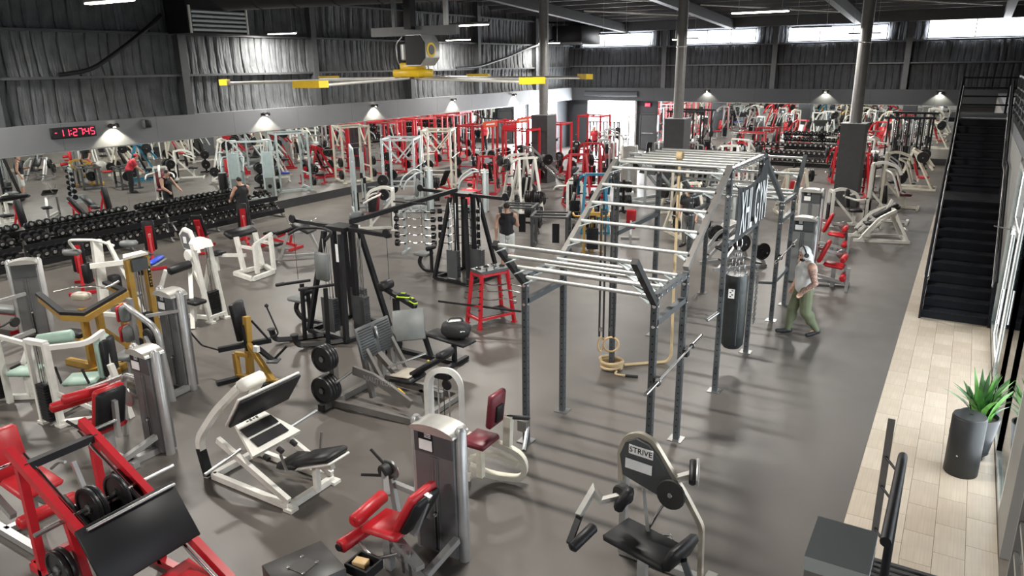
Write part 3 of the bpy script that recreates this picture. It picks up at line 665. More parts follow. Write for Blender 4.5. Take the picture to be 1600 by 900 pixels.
    for s in (-1, 1): t._b(MB().disc(H(s*.031, .083, .006), Rh @ Vector((0, 1, 0)), .011, .012), 'eye', mat('eye_dark', (.03, .02, .02), .3))
    return t
STAND = dict(head=(0, .03, 1.65), neck=(0, 0, 1.48), chest=(0, 0, 1.3), pelvis=(0, 0, .98), sh_l=(-.2, 0, 1.42), sh_r=(.2, 0, 1.42), el_l=(-.27, -.03, 1.13), el_r=(.27, -.03, 1.13), wr_l=(-.27, .08, .89), wr_r=(.27, .08, .89), hip_l=(-.095, 0, .93), hip_r=(.095, 0, .93), kn_l=(-.11, .02, .5), kn_r=(.11, .02, .5), an_l=(-.12, -.02, .09), an_r=(.12, -.02, .09), toe_l=(-.14, .17, .08), toe_r=(.14, .17, .08))
def pose(**k): d = dict(STAND); d.update(k); return d
WALK = pose(head=(0, .07, 1.62), neck=(0, .0, 1.48), kn_r=(.1, .14, .51), an_r=(.09, .2, .095), toe_r=(.1, .4, .1), kn_l=(-.1, -.02, .5), an_l=(-.1, -.27, .13), toe_l=(-.11, -.1, .085), el_l=(-.29, -.04, 1.14), wr_l=(-.22, .13, .95), el_r=(.27, -.02, 1.13), wr_r=(.25, .1, .9))
HOODM = mat('white_hoodie', (.78, .79, .79), .8, bump=.3, bscale=25); OLIVE = mat('olive_cloth', (.15, .17, .10), .8, bump=.3, bscale=20); BCL = mat('black_cloth', (.018, .018, .022), .8); SHOEK = mat('black_shoe', (.02, .02, .022), .5)
person('person in a white sleeveless hoodie and olive trousers walking beside the rig', -2.26, 14.42, 2.12, WALK, HOODM, OLIVE, SHOEK, hood=HOODM, tattoo=True, head_tilt=-.3, vox=.0095, k=1.2)
REACH = pose(head=(0, .09, 1.63), el_r=(.28, .14, 1.18), wr_r=(.24, .34, 1.05), el_l=(-.3, .1, 1.18), wr_l=(-.25, .3, 1.05))
person('person in black vest and black leggings facing the mirror at the dumbbells', -19.75, 15.7, 1.35, REACH, BCL, BCL, SHOEK, head_tilt=-.3)
person('person in black vest and white shorts behind the black cable tower', -9.75, 15.75, .6, pose(wr_r=(.15, .3, 1.2), el_r=(.28, .1, 1.15)), BCL, mat('white_cloth', (.7, .7, .68), .8), SHOEK, shorts=True)
REDC = mat('red_cloth', (.55, .04, .06), .8)
person('person in a red shirt leaning forward behind the crossover beam', -12.9, 18.6, .4, pose(head=(0, .34, 1.52), neck=(0, .24, 1.4), chest=(0, .16, 1.25), sh_l=(-.2, .2, 1.35), sh_r=(.2, .2, 1.35), el_l=(-.27, .3, 1.1), el_r=(.27, .3, 1.1), wr_l=(-.22, .45, .95), wr_r=(.22, .45, .95)), REDC, BCL, SHOEK, sleeves=True, cap=REDC)
person('person in a black shirt, grey trousers and red cap standing behind the rig', -6.5, 20.4, 3.0, pose(), BCL, mat('grey_cloth', (.2, .2, .2), .8), SHOEK, sleeves=True, cap=REDC)
person('person in a red vest standing in front of the hanging straps', -18.0, 38.6, 3.3, pose(), REDC, BCL, SHOEK, cap=PAPER)
# ------------------------------------------------------------------ machines on the near floor (all in metres, axis-aligned with the room)
def w_(s, x, y, z): return Vector((x, y, z))-s.loc
Thing.w = w_
def Mk(name, label, cat, x, y, group=None): return Thing(name, label, cat, (x, y, 0), 0, group)
def top_plate(c, ax, rad=.225, th=.05, label='', group=None, name='weight_plate', m=IRON):
    z0 = c[2]-rad*math.hypot(*(Vector(ax).normalized().cross(Vector((0, 0, 1)))[:2])) if True else 0
    t = Thing(name, label, 'weight plate', c, 0, group)
    t._b(MB().plate((0, 0, 0), ax, rad, th, 24), 'disc', m, None, 35)
    t._b(MB().lathe((0, 0, 0), ax, [(.027, -th*.55), (.045, -th*.55), (.045, th*.55), (.027, th*.55)], 14), 'hub', DGREY, None, 35)
    return t
def tower(t, c, w=.57, d=.2, h=1.58, rz=0.0, shroud=SHROUD, col=SILVER, cap=CAPG, placard=True):
    """selector weight tower: two rounded columns, shroud, header, arched cap, stack slot; front looks along local -y"""
    c = Vector(c); R = rotz(rz)
    def L(a, b, z): return c+R @ Vector((a, b, z))
    for s in (-1, 1):
        t._b(MB().lathe(L(s*w/2, 0, 0), (0, 0, 1), [(.062, 0), (.062, h-.04), (.03, h)], 14), 'column', col)
    t._b(MB().rbox(L(0, .02, h*.49), (w-.06, d, h*.94), R, .01), 'shroud', shroud)
    t._b(MB().rbox(L(0, -d/2+.015, h*.855), (w-.08, .02, h*.16), R, .004), 'header', GRAPH)
    arc = [L(-w/2, 0, h*.94)]+[L(w/2*math.cos(PI-PI*k/10), 0, h*.945+.085*math.sin(PI*k/10)) for k in range(11)]+[L(w/2, 0, h*.94)]
    t._b(MB().poly(arc, R @ Vector((0, 1, 0)), d+.06), 'cap', cap)
    t._b(MB().box(L(0, -d/2+.018, h*.4), (.1, .012, h*.72), R), 'stack_slot', DGREY, None, None)
    for s in (-.02, .02): t._b(MB().tube([L(s, -d/2+.008, .1), L(s, -d/2+.008, h*.76)], .005, 6), 'guide_rod', STEEL)
    st = t._b(MB().box(L(0, -d/2+.01, h*.2), (.05, .012, h*.3), R), 'weight_stack', BLACK, None, None)
    t._b(MB().disc(L(0, -d/2-.002, h*.33), R @ Vector((0, 1, 0)), .018, .03), 'selector_pin', BOLT, st)
    if placard:
        pl = t._b(MB().box(L(-w*.16, -d/2+.004, h*.87), (.19, .004, .24), R), 'placard', BLACK, None, None)
        t._b(MB().box(L(-w*.16, -d/2, h*.84), (.17, .004, .12), R), 'placard_print', PAPER, pl, None)
        for k in range(4): t._b(MB().box(L(-w*.16+.03, -d/2, h*.88+.03+k*.018), (.08, .004, .006), R), 'placard_line', PAPER, pl, None)
def stack(t, c, w=.3, d=.16, n=14, z0=.1, dz=.045, m=BLACK, h=1.4, lit=9):
    """open weight stack: slabs, two guide rods, cable"""
    c = Vector(c)
    mb = MB()
    for k in range(n): t._b(MB().rbox(c+Vector((0, 0, z0+dz*(k+.5))), (w, d, dz-.006), None, .004), 'weight_slab', m)
    for s in (-w*.3, w*.3): t.tube('guide_rod', [c+Vector((s if w > d else 0, 0 if w > d else s, z0)), c+Vector((s if w > d else 0, 0 if w > d else s, h))], .011, CHROME, seg=6)
    t.tube('cable', [c+Vector((0, 0, z0+n*dz)), c+Vector((0, 0, h))], .005, BLACK, seg=5)
# ---- A red leg press
t = Mk('leg_press_machine', 'red sled leg press with black foot board and chrome rods', 'gym machine', -6.7, 3.42)
w = t.w
mb = MB()
for y in (3.05, 3.79):
    t.beam('rail', [w(-7.86, y, 1.42), w(-5.6, y, .26)], .075, .1, RED)
    t.beam('upright', [w(-7.7, y, 0), w(-7.7, y, 1.28)], .07, .08, RED)
    t.beam('upright', [w(-6.75, y, 0.03), w(-6.95, y, .94)], .07, .08, RED)
    t.beam('base_beam', [w(-7.9, y, .04), w(-5.45, y, .04)], .08, .08, RED)
    yi = y+(.09 if y < 3.4 else -.09); t.tube('guide_rod', [w(-7.78, yi, 1.36), w(-5.7, yi, .28)], .02, CHROME)
    s = -1 if y < 3.4 else 1
    t.tube('storage_peg', [w(-7.8, y, 1.3), w(-7.8, y+s*.34, 1.3)], .018, CHROME); t.tube('storage_peg', [w(-6.9, y, .5), w(-6.9, y+s*.34, .5)], .018, CHROME)
    t.pad('guide_cover', w(-7.0, yi, .9), (.5, .09, .12), BLACK, axes((1, 0, -.51)).copy() @ rotz(PI/2), .01)
t.beam('cross_member', [w(-7.62, 3.05, 1.3), w(-7.62, 3.79, 1.3)], .08, .08, BLACK); t.beam('cross_member', [w(-7.9, 3.05, .04), w(-7.9, 3.79, .04)], .08, m=RED); t.beam('cross_member', [w(-5.6, 3.05, .26), w(-5.6, 3.79, .26)], .08, m=RED)
t.tube('horn_bar', [w(-6.95, 2.74, .93), w(-6.95, 4.2, .93)], .024, STEEL)
t._b(MB().poly([w(-6.95, 3.1, .86), w(-6.95, 3.74, .86), w(-6.3, 3.74, .58), w(-6.3, 3.1, .58)], (.4, 0, .9), .04), 'sled', BLACK)
for y in (3.3, 3.56): t.beam('sled_arm', [w(-6.95, y, .93), w(-6.45, y, .72)], .06, .1, BLACK)
Rp = Matrix.Rotation(math.radians(-35), 3, 'Y')
t.pad('foot_board', w(-6.28, 3.36, .82), (.03, 1.0, .62), BLACK, Rp, .012)
t.tube('stop_handle', [w(-6.4, 2.95, 1.06), w(-6.4, 3.85, 1.06)], .018, STEEL)
t._b(MB().poly([w(-6.2, 3.1, .3), w(-6.2, 3.75, .3), w(-5.5, 3.75, .14), w(-5.5, 3.1, .14)], (.2, 0, 1), .05), 'seat_tray', RED)
t.pad('seat', w(-5.85, 3.42, .3), (.4, .5, .09), PADR); t.pad('back_pad', w(-5.55, 3.42, .36), (.08, .5, .5), PADR, Matrix.Rotation(1.2, 3, 'Y'))
for k, y in enumerate((3.27, 3.33, 3.56)): top_plate((-6.95, y, .93), (0, 1, 0), .22, .052, 'black iron plate loaded on the horn of the red leg press', 'plates on the red leg press')
for k in range(2): top_plate((-6.9, 2.86+k*.06, .5), (0, 1, 0), .2, .05, 'black iron plate on the low storage peg of the red leg press', 'plates stored low on the red leg press')
# ---- B silver machine with red pads, behind the leg press
t = Mk('leg_curl_machine', 'silver tube machine with red seat and red roller behind the red leg press', 'gym machine', -8.75, 3.5); w = t.w
t.beam('base_beam', [w(-9.5, 3.2, .05), w(-8.1, 3.2, .05)], .08, m=SILVER); t.beam('base_beam', [w(-9.5, 3.85, .05), w(-8.1, 3.85, .05)], .08, m=SILVER); t.beam('base_cross', [w(-8.8, 3.2, .05), w(-8.8, 3.85, .05)], .08, m=SILVER)
t.beam('seat_post', [w(-8.75, 3.5, .05), w(-8.7, 3.5, .52)], .1, .08, SILVER)
t.pad('seat', w(-8.62, 3.5, .58), (.52, .46, .09), PADR, Matrix.Rotation(.12, 3, 'Y'), .035); t.pad('back_pad', w(-9.05, 3.45, .85), (.1, .44, .6), PADR, Matrix.Rotation(-.25, 3, 'Y'), .04)
t.roller('ankle_roller', w(-8.2, 3.1, .4), w(-8.2, 3.75, .4), .075, PADR); t.beam('lever_arm', [w(-8.35, 3.85, .75), w(-8.2, 3.85, .4), w(-8.2, 3.75, .4)], .05, m=SILVER)
t.tube('handle', bend([w(-8.9, 3.15, .5), w(-8.75, 3.12, .62), w(-8.6, 3.12, .66)], .05), .018, STEEL); t.tube('handle', bend([w(-8.9, 3.85, .5), w(-8.75, 3.88, .62), w(-8.6, 3.88, .66)], .05), .018, STEEL)
t.beam('side_frame', bend([w(-9.5, 3.2, .05), w(-9.3, 3.2, .7), w(-8.5, 3.2, .35)], .1), .07, m=SILVER)
# ---- C seated leg curl with tower
t = Mk('leg_curl_machine', 'silver selector machine with red seat, red rollers and grey weight tower', 'gym machine', -9.1, 5.1); w = t.w
tower(t, w(-9.06, 5.33, 0), .46, .22, 1.54)
t.pad('seat', w(-9.5, 4.85, .5), (.5, .44, .09), PADR, None, .035); t.pad('back_pad', w(-9.2, 4.8, .85), (.11, .42, .66), PADR, Matrix.Rotation(.3, 3, 'Y'), .045); t.pad('back_shell', w(-9.14, 4.8, .84), (.1, .4, .6), PADK, Matrix.Rotation(.3, 3, 'Y'), .04)
t.beam('back_post', [w(-9.08, 4.8, .45), w(-9.02, 4.8, .98)], .08, .05, SILVER); t.beam('seat_post', [w(-9.4, 4.85, 0), w(-9.4, 4.85, .46)], .09, m=SILVER)
t.roller('thigh_roller', w(-9.85, 4.55, .88), w(-9.62, 5.1, .92), .07, PADR); t.roller('ankle_roller', w(-10.1, 4.5, .72), w(-9.95, 5.05, .74), .07, PADR)
t.beam('lever_arm', [w(-9.62, 5.28, 1.0), w(-9.95, 4.95, .86)], .08, .05, SILVER); t.disc('cam', w(-9.45, 5.22, .75), (0, 1, 0), .14, .03, STEEL)
t.tube('frame_tube', bend([w(-9.9, 5.35, 0), w(-9.7, 5.35, 1.0), w(-9.25, 5.35, 1.0)], .15), .04, SILVER); t.beam('base_beam', [w(-8.9, 5.2, .3), w(-8.85, 4.7, .22)], .07, m=SILVER); t.beam('base_beam', [w(-9.4, 4.85, .05), w(-8.85, 4.85, .05)], .09, m=SILVER); t.beam('base_beam', [w(-9.0, 4.6, .05), w(-9.0, 5.3, .05)], .09, m=SILVER)
t.tube('handle', [w(-9.55, 4.6, .5), w(-9.75, 4.52, .62)], .018, RUBBER); t.tube('handle', [w(-9.2, 4.62, .5), w(-9.35, 4.5, .6)], .018, RUBBER)
# ---- D white machine with mint pads
t = Mk('back_extension_machine', 'white framed machine with mint green pads and black open weight stack', 'gym machine', -11.1, 5.2); w = t.w
for x, y in ((-11.35, 4.95), (-11.0, 5.02)): t.beam('upright', [w(x, y, 0), w(x, y, 1.32)], .07, .09, WHITE); t.box('foot', w(x, y, .02), (.16, .12, .04), WHITE)
t.beam('top_member', [w(-11.38, 4.95, 1.32), w(-10.98, 5.02, 1.32)], .09, .07, WHITE)
stack(t, w(-11.18, 4.98, 0), .22, .15, 13, .08, .045, BLACK, 1.3)
t.beam('swing_frame', [w(-11.0, 5.02, 1.25), w(-10.8, 5.5, 1.2), w(-10.95, 5.85, 1.25)], .07, m=WHITE, r=.15); t.beam('rear_upright', [w(-10.75, 5.75, 0), w(-10.95, 5.8, 1.25)], .07, .09, WHITE); t.beam('rear_upright', [w(-10.45, 5.6, .9), w(-10.35, 5.72, 0)], .07, .08, WHITE)
t.beam('base_beam', [w(-11.0, 5.02, .05), w(-10.35, 5.72, .05)], .08, m=WHITE); t.beam('base_beam', [w(-11.35, 4.95, .05), w(-11.5, 5.6, .05)], .08, m=WHITE); t.beam('brace', [w(-11.0, 5.02, .55), w(-10.7, 5.5, .08)], .05, m=WHITE)
t.roller('chest_roller', w(-11.42, 5.1, 1.25), w(-11.1, 5.5, 1.28), .095, MINT); t.pad('seat', w(-11.2, 5.55, .52), (.5, .42, .08), MINT, rotz(.7), .035); t.pad('back_pad', w(-10.98, 5.82, .85), (.1, .42, .62), MINT, rotz(.6), .04); t.pad('back_shell', w(-10.93, 5.86, .85), (.08, .4, .58), PADK, rotz(.6), .03)
t.tube('handle', [w(-11.35, 5.3, .5), w(-11.4, 5.28, .78)], .018, RUBBER); t.tube('handle', [w(-10.75, 5.4, .6), w(-10.78, 5.35, .85)], .018, RUBBER); t.beam('seat_post', [w(-11.15, 5.55, .05), w(-11.15, 5.55, .48)], .08, m=WHITE)
# ---- E white frame at the edge
t = Mk('chest_press_machine', 'white framed machine with black grips behind the mint padded machine', 'gym machine', -12.7, 5.2); w = t.w
for x, y in ((-12.9, 4.95), (-12.55, 5.05)): t.beam('upright', [w(x, y, 0), w(x, y, 1.15)], .08, .08, WHITE)
t.beam('arm', [w(-12.55, 5.05, 1.15), w(-12.1, 5.3, 1.0), w(-12.0, 5.1, .75)], .06, m=WHITE, r=.1); t.beam('base_beam', [w(-12.9, 4.95, .05), w(-12.1, 5.5, .05)], .08, m=WHITE); t.beam('cross_member', [w(-12.9, 4.95, 1.1), w(-12.55, 5.05, 1.1)], .07, m=WHITE)
t.pad('seat', w(-12.4, 5.3, .5), (.42, .4, .08), MINT, rotz(.5), .03); t.beam('seat_post', [w(-12.4, 5.3, .05), w(-12.4, 5.3, .46)], .08, m=WHITE); t.roller('grip', w(-12.0, 5.12, .78), w(-12.08, 4.95, .72), .02, RUBBER)
stack(t, w(-12.72, 5.0, 0), .2, .14, 12, .08, .045, BLACK, 1.1)
# ---- F gold pulldown frame and gold tower
t = Mk('rowing_machine', 'gold steel machine with angled black rail, chrome handle and tall gold tower', 'gym machine', -12.6, 6.9); w = t.w
for y in (7.45, 7.8): t.beam('tower_upright', [w(-12.72, y, 0), w(-12.72, y, 1.8)], .1, .1, GOLD)
t._b(MB().poly([w(-12.72, 7.38, 1.82), w(-12.82, 7.45, 1.86), w(-12.82, 7.8, 1.86), w(-12.72, 7.87, 1.82), w(-12.6, 7.8, 1.86), w(-12.6, 7.45, 1.86)], (0, 0, 1), .05), 'tower_cap', CREAM); t.box('tower_head', w(-12.68, 7.62, 1.68), (.14, .3, .22), GRAPH)
stack(t, w(-12.72, 7.62, 0), .14, .22, 16, .06, .042, BLACK, 1.65); t.box('nameplate', w(-12.66, 7.8, 1.4), (.004, .06, .4), BLACK)
t.disc('emblem', w(-12.656, 7.8, 1.54), (1, 0, 0), .016, .004, PAPER)
for k in range(5): t.box('print_mark', w(-12.656, 7.8+.006*(-1)**k, 1.47-.055*k), (.004, .03, .03 if k % 2 else .018), GOLD)
t.beam('support_arm', [w(-13.62, 6.3, 1.25), w(-12.35, 6.0, 1.2), w(-11.95, 6.15, 1.2), w(-12.5, 7.2, 1.25), w(-13.3, 7.35, 1.25)], .09, .1, GOLD)
t.beam('rail_pad', [w(-13.66, 6.3, 1.33), w(-12.35, 6.0, 1.28), w(-12.0, 6.15, 1.28), w(-12.5, 7.16, 1.33), w(-13.3, 7.3, 1.33)], .1, .05, BLACK)
for x, y in ((-12.6, 6.45), (-12.3, 6.55), (-12.25, 6.95)): t.beam('upright', [w(x, y, .05), w(x, y, 1.18)], .1, .1, GOLD)
t.beam('base_beam', [w(-13.4, 6.45, .05), w(-12.1, 6.6, .05)], .12, .1, GOLD); t.beam('base_beam', [w(-12.2, 6.55, .05), w(-12.68, 7.7, .05)], .12, .1, GOLD); t.beam('base_beam', [w(-12.6, 6.2, .05), w(-12.3, 7.1, .05)], .1, .1, GOLD); t.beam('gusset', [w(-12.2, 6.95, .35), w(-12.3, 6.6, .8)], .07, m=GOLD)
t.pad('chest_pad', w(-12.75, 6.55, 1.35), (.3, .2, .12), TAN, rotz(.3), .03); t.pad('seat', w(-13.1, 6.5, .62), (.45, .25, .09), PADK, rotz(.2)); t.beam('seat_post', [w(-12.6, 6.45, .5), w(-13.1, 6.5, .57)], .07, m=GOLD)
t.tube('handle_bar', bend([w(-13.2, 6.35, 1.42), w(-12.8, 6.5, 1.52), w(-12.6, 6.7, 1.52), w(-12.3, 6.75, 1.5), w(-12.2, 6.95, 1.6)], .12), .018, CHROME); t.disc('pulley', w(-12.35, 7.2, .35), (1, 0, 0), .09, .03, BLACK)
# ---- G silver machine with tower and red-edged pads
t = Mk('arm_press_machine', 'silver selector machine with grey tower and red-edged grey back pads', 'gym machine', -10.7, 6.7); w = t.w
tower(t, w(-10.66, 6.85, 0), .5, .24, 1.72)
t.tube('press_arm', bend([w(-11.35, 6.5, 1.42), w(-10.9, 6.35, 1.42), w(-10.35, 6.35, 1.25), w(-10.3, 6.4, 0)], .22), .05, SILVER); t.beam('tie_bar', [w(-10.75, 6.45, 1.35), w(-10.4, 6.8, 1.4)], .05, m=SILVER)
for z in (1.3, .95): t.pad('back_pad', w(-11.35, 6.5, z), (.16, .3, .28), PUMM, rotz(.4), .05); t.pad('pad_edge', w(-11.43, 6.47, z), (.05, .3, .27), PADR, rotz(.4), .02)
t.beam('pad_post', [w(-11.3, 6.52, .2), w(-11.25, 6.52, 1.55)], .11, .06, SILVER); t.beam('base_beam', [w(-11.4, 6.5, .06), w(-10.3, 6.4, .06)], .09, m=SILVER); t.beam('base_beam', [w(-10.4, 6.4, .06), w(-10.45, 6.85, .06)], .09, m=SILVER)
t.disc('cam', w(-10.95, 6.55, .95), (0, 1, 0), .12, .05, RUBBER); t.disc('cam', w(-10.6, 6.42, .55), (0, 1, 0), .12, .04, RUBBER); t.beam('link_arm', [w(-10.95, 6.5, .95), w(-10.55, 6.42, .5)], .06, m=STEEL); t.pad('seat', w(-11.55, 6.5, .5), (.4, .36, .08), PUMM, rotz(.3)); t.beam('seat_post', [w(-11.5, 6.5, .05), w(-11.5, 6.5, .46)], .08, m=SILVER)
# ---- H silver machine by the edge
t = Mk('shoulder_press_machine', 'silver frame machine with a slim grey tower near the dumbbell racks', 'gym machine', -15.6, 6.5); w = t.w
tower(t, w(-15.4, 6.95, 0), .5, .2, 1.6, PI/2*0+.9, placard=False)
t.tube('side_frame', bend([w(-14.9, 5.7, 0), w(-15.1, 5.75, 1.15), w(-15.6, 5.9, 1.15)], .15), .045, SILVER); t.beam('base_beam', [w(-14.9, 5.7, .2), w(-15.2, 6.8, .2)], .07, m=SILVER); t.beam('tie_bar', [w(-15.1, 5.75, .95), w(-15.25, 6.8, .95)], .06, m=SILVER)
t.disc('cam', w(-15.1, 5.95, .5), (1, .2, 0), .1, .05, RUBBER); t.disc('cam', w(-15.1, 6.45, .5), (1, .2, 0), .1, .05, RUBBER); t.tube('handle', bend([w(-15.0, 5.9, .6), w(-14.85, 6.1, .55), w(-14.9, 6.3, .6)], .06), .018, RUBBER)
t = Mk('flat_bench', 'bench with a grey pad on red legs beside the slim silver tower', 'bench', -16.4, 6.8); w = t.w
t.pad('bench_pad', w(-16.4, 6.8, .46), (1.1, .32, .09), PUMM, rotz(.25), .03); t.beam('spine', [w(-16.8, 6.7, .38), w(-16.0, 6.9, .38)], .07, m=RED); t.beam('leg', [w(-16.8, 6.7, .38), w(-16.85, 6.7, .03)], .07, m=RED); t.beam('leg', [w(-16.0, 6.9, .38), w(-15.95, 6.9, .03)], .07, m=RED); t.beam('foot', [w(-15.98, 6.7, .03), w(-15.92, 7.1, .03)], .06, m=RED); t.beam('foot', [w(-16.86, 6.5, .03), w(-16.82, 6.9, .03)], .06, m=RED)
# ---- I white seated machine
t = Mk('biceps_machine', 'white machine with a black arm pad between the gold machine and dumbbell racks', 'gym machine', -15.4, 8.5); w = t.w
t.tube('head_hoop', bend([w(-16.1, 8.35, 1.35), w(-15.9, 8.1, 1.68), w(-15.35, 8.4, 1.68), w(-15.25, 8.7, 1.5)], .15), .03, WHITE); t.beam('mast', [w(-15.5, 8.4, .0), w(-15.45, 8.45, 1.66)], .1, .2, WHITE); t.beam('strut', [w(-15.3, 8.6, 1.62), w(-14.9, 8.9, 0)], .07, m=WHITE)
t.beam('cross_arm', [w(-15.4, 8.2, 1.15), w(-14.95, 9.0, 1.15)], .08, .1, WHITE); t.pad('arm_pad', w(-16.0, 8.2, 1.38), (.36, .2, .12), PUMM, rotz(.5), .04); t.pad('arm_pad', w(-15.2, 9.0, 1.5), (.36, .2, .12), PUMM, rotz(.5), .04); t.pad('back_pad', w(-14.85, 9.02, 1.0), (.1, .34, .28), PADK, rotz(.6)); t.pad('chest_pad', w(-15.45, 8.15, 1.0), (.12, .2, .42), PADK, rotz(.4))
t.beam('base_beam', [w(-15.6, 8.3, .04), w(-14.3, 8.7, .04)], .08, m=WHITE); t.beam('base_beam', [w(-14.3, 8.4, .04), w(-14.3, 9.0, .04)], .08, m=WHITE); t.pad('seat', w(-14.8, 8.6, .5), (.4, .34, .07), PUMM, rotz(.3)); t.beam('seat_post', [w(-14.75, 8.55, .04), w(-14.8, 8.6, .46)], .07, m=WHITE); t.pad('shroud', w(-15.1, 8.5, .75), (.22, .2, .35), BLACK)
# ---- J white biceps machine with blue pad and open tower
t = Mk('triceps_machine', 'white machine with blue arm pad, black roller and open weight stack', 'gym machine', -13.6, 9.3); w = t.w
for y in (9.18, 9.55): t.beam('upright', [w(-13.0, y, 0), w(-13.25, y, 1.62)], .07, .09, WHITE); t.box('foot', w(-13.0, y, .02), (.2, .12, .04), WHITE)
t._b(MB().poly([w(-13.2, 9.14, 1.55), w(-13.26, 9.14, 1.68), w(-13.3, 9.25, 1.76), w(-13.3, 9.45, 1.76), w(-13.26, 9.59, 1.68), w(-13.2, 9.59, 1.55)], (1, 0, 0), .12), 'tower_head', WHITE)
stack(t, w(-13.08, 9.37, 0), .12, .24, 12, .1, .045, BLACK, 1.58); t.beam('base_cross', [w(-13.0, 9.18, .12), w(-13.0, 9.55, .12)], .06, m=WHITE)
t._b(MB().poly([w(-13.9, 9.45, 1.45), w(-14.0, 9.45, 1.75), w(-13.85, 9.45, 1.9), w(-13.65, 9.45, 1.85), w(-13.45, 9.45, 1.4), w(-13.6, 9.45, 1.3)], (0, 1, 0), .08), 'cam_shield', WHITE); t._b(MB().poly([w(-13.86, 9.4, 1.48), w(-13.94, 9.4, 1.73), w(-13.83, 9.4, 1.83), w(-13.68, 9.4, 1.8), w(-13.52, 9.4, 1.45)], (0, 1, 0), .03), 'cam_cover', DGREY); t.box('shield_sticker', w(-13.78, 9.38, 1.65), (.1, .006, .14), PAPER)
t.disc('cam', w(-13.6, 9.3, 1.35), (0, 1, 0), .13, .08, WHITE); t.roller('elbow_roller', w(-13.55, 8.75, 1.15), w(-13.5, 9.25, 1.2), .09, PADK); t.pad('arm_pad', w(-14.0, 8.8, 1.32), (.14, .62, .07), BLUE, rotz(.6), .025); t.pad('arm_pad_liner', w(-13.95, 8.83, 1.27), (.12, .6, .03), PUMM, rotz(.6), .01)
t.beam('front_leg', [w(-13.85, 8.9, 1.1), w(-14.2, 8.6, 0)], .08, m=WHITE); t.beam('front_leg', [w(-13.6, 9.3, 1.2), w(-13.0, 8.75, 0)], .08, m=WHITE); t.beam('spine', [w(-13.9, 9.1, .05), w(-13.0, 9.35, .05)], .08, m=WHITE); t.beam('brace', [w(-13.8, 9.4, 1.3), w(-13.2, 9.3, .5)], .07, m=WHITE); t.beam('brace', [w(-13.2, 9.5, 1.3), w(-13.7, 9.5, .1)], .07, m=WHITE)
t.pad('seat', w(-13.1, 8.95, .52), (.4, .3, .08), PADK); t.beam('seat_post', [w(-13.3, 9.0, .05), w(-13.15, 8.97, .48)], .07, m=WHITE); t.tube('handle', [w(-14.2, 8.9, 1.4), w(-14.35, 8.7, 1.42)], .018, RUBBER)
# ---- K white preacher stand
t = Mk('preacher_stand', 'white preacher curl stand with a thick black arm pad', 'bench', -15.3, 12.2); w = t.w
t.pad('arm_pad', w(-15.95, 12.5, .98), (.34, .9, .16), PADK, Matrix.Rotation(.35, 3, 'Y'), .06)
for y in (12.15, 12.75): t.beam('upright', [w(-15.55, y, 0.05), w(-15.7, y, .95)], .1, .1, WHITE)
t.beam('upright', [w(-15.1, 12.2, .05), w(-15.1, 12.2, .8)], .09, m=WHITE); t.beam('upright', [w(-15.0, 12.65, .05), w(-15.0, 12.65, .95)], .09, m=WHITE)
for a, b in (((-15.6, 11.9), (-14.75, 11.75)), ((-14.75, 11.75), (-14.85, 12.5)), ((-15.6, 11.9), (-15.5, 12.8)), ((-15.5, 12.8), (-14.85, 12.5))): t.beam('base_beam', [w(*a, .06), w(*b, .06)], .1, .1, WHITE)
t.beam('cross_member', [w(-15.7, 12.2, .7), w(-15.05, 12.2, .7)], .07, m=WHITE); t.beam('cross_member', [w(-15.7, 12.75, .75), w(-15.0, 12.65, .75)], .07, m=WHITE); t.beam('seat_arm', [w(-15.6, 12.3, .45), w(-16.4, 12.0, .42), w(-16.4, 12.0, 0)], .08, m=WHITE); t.pad('seat', w(-16.35, 12.0, .48), (.35, .35, .08), PADK); t.beam('bar_rest', [w(-15.1, 12.2, .8), w(-15.05, 12.75, 1.0)], .07, m=WHITE)
# ---- P small gold machine
t = Mk('abdominal_machine', 'small gold machine with black upright back pad and black foot bars', 'gym machine', -9.8, 7.6); w = t.w
t.beam('base_beam', [w(-10.1, 7.5, .05), w(-9.3, 7.68, .05)], .08, .1, GOLD); t.beam('mast', [w(-9.95, 7.65, .05), w(-10.0, 7.75, 1.08)], .1, .1, GOLD); t.beam('rear_post', [w(-10.1, 7.52, .05), w(-10.15, 7.55, .45)], .08, m=GOLD); t.beam('cross_member', [w(-10.15, 7.55, .45), w(-9.95, 7.65, .42)], .07, m=GOLD); t.beam('diagonal', [w(-9.95, 7.68, .62), w(-9.4, 7.66, .06)], .08, m=GOLD)
t.pad('back_pad', w(-10.25, 7.8, .95), (.1, .36, .66), PADK, rotz(.4) @ Matrix.Rotation(-.12, 3, 'Y'), .02); t.beam('arm_bar', [w(-10.25, 7.3, .58), w(-9.75, 8.0, .62)], .08, .08, BLACK); t.tube('handle', bend([w(-10.3, 7.35, .55), w(-10.75, 7.35, .55), w(-10.95, 7.2, .95), w(-10.95, 7.25, 1.0)], .06), .015, BLACK)
t.tube('handle', bend([w(-9.9, 8.05, .6), w(-9.9, 8.3, .6), w(-10.2, 8.35, 1.05)], .06), .015, BLACK); t.roller('handle_knob', w(-10.2, 8.35, 1.03), w(-10.21, 8.36, 1.1), .035, RUBBER); t.pad('foot_pedal', w(-9.38, 7.7, .42), (.2, .18, .04), GRAPH, rotz(.5), .01); t.beam('pedal_arm', [w(-9.8, 7.7, .6), w(-9.4, 7.7, .42)], .08, .05, BLACK); t.tube('pedal_post', [w(-9.4, 7.75, .44), w(-9.2, 7.85, .66)], .022, BLACK)
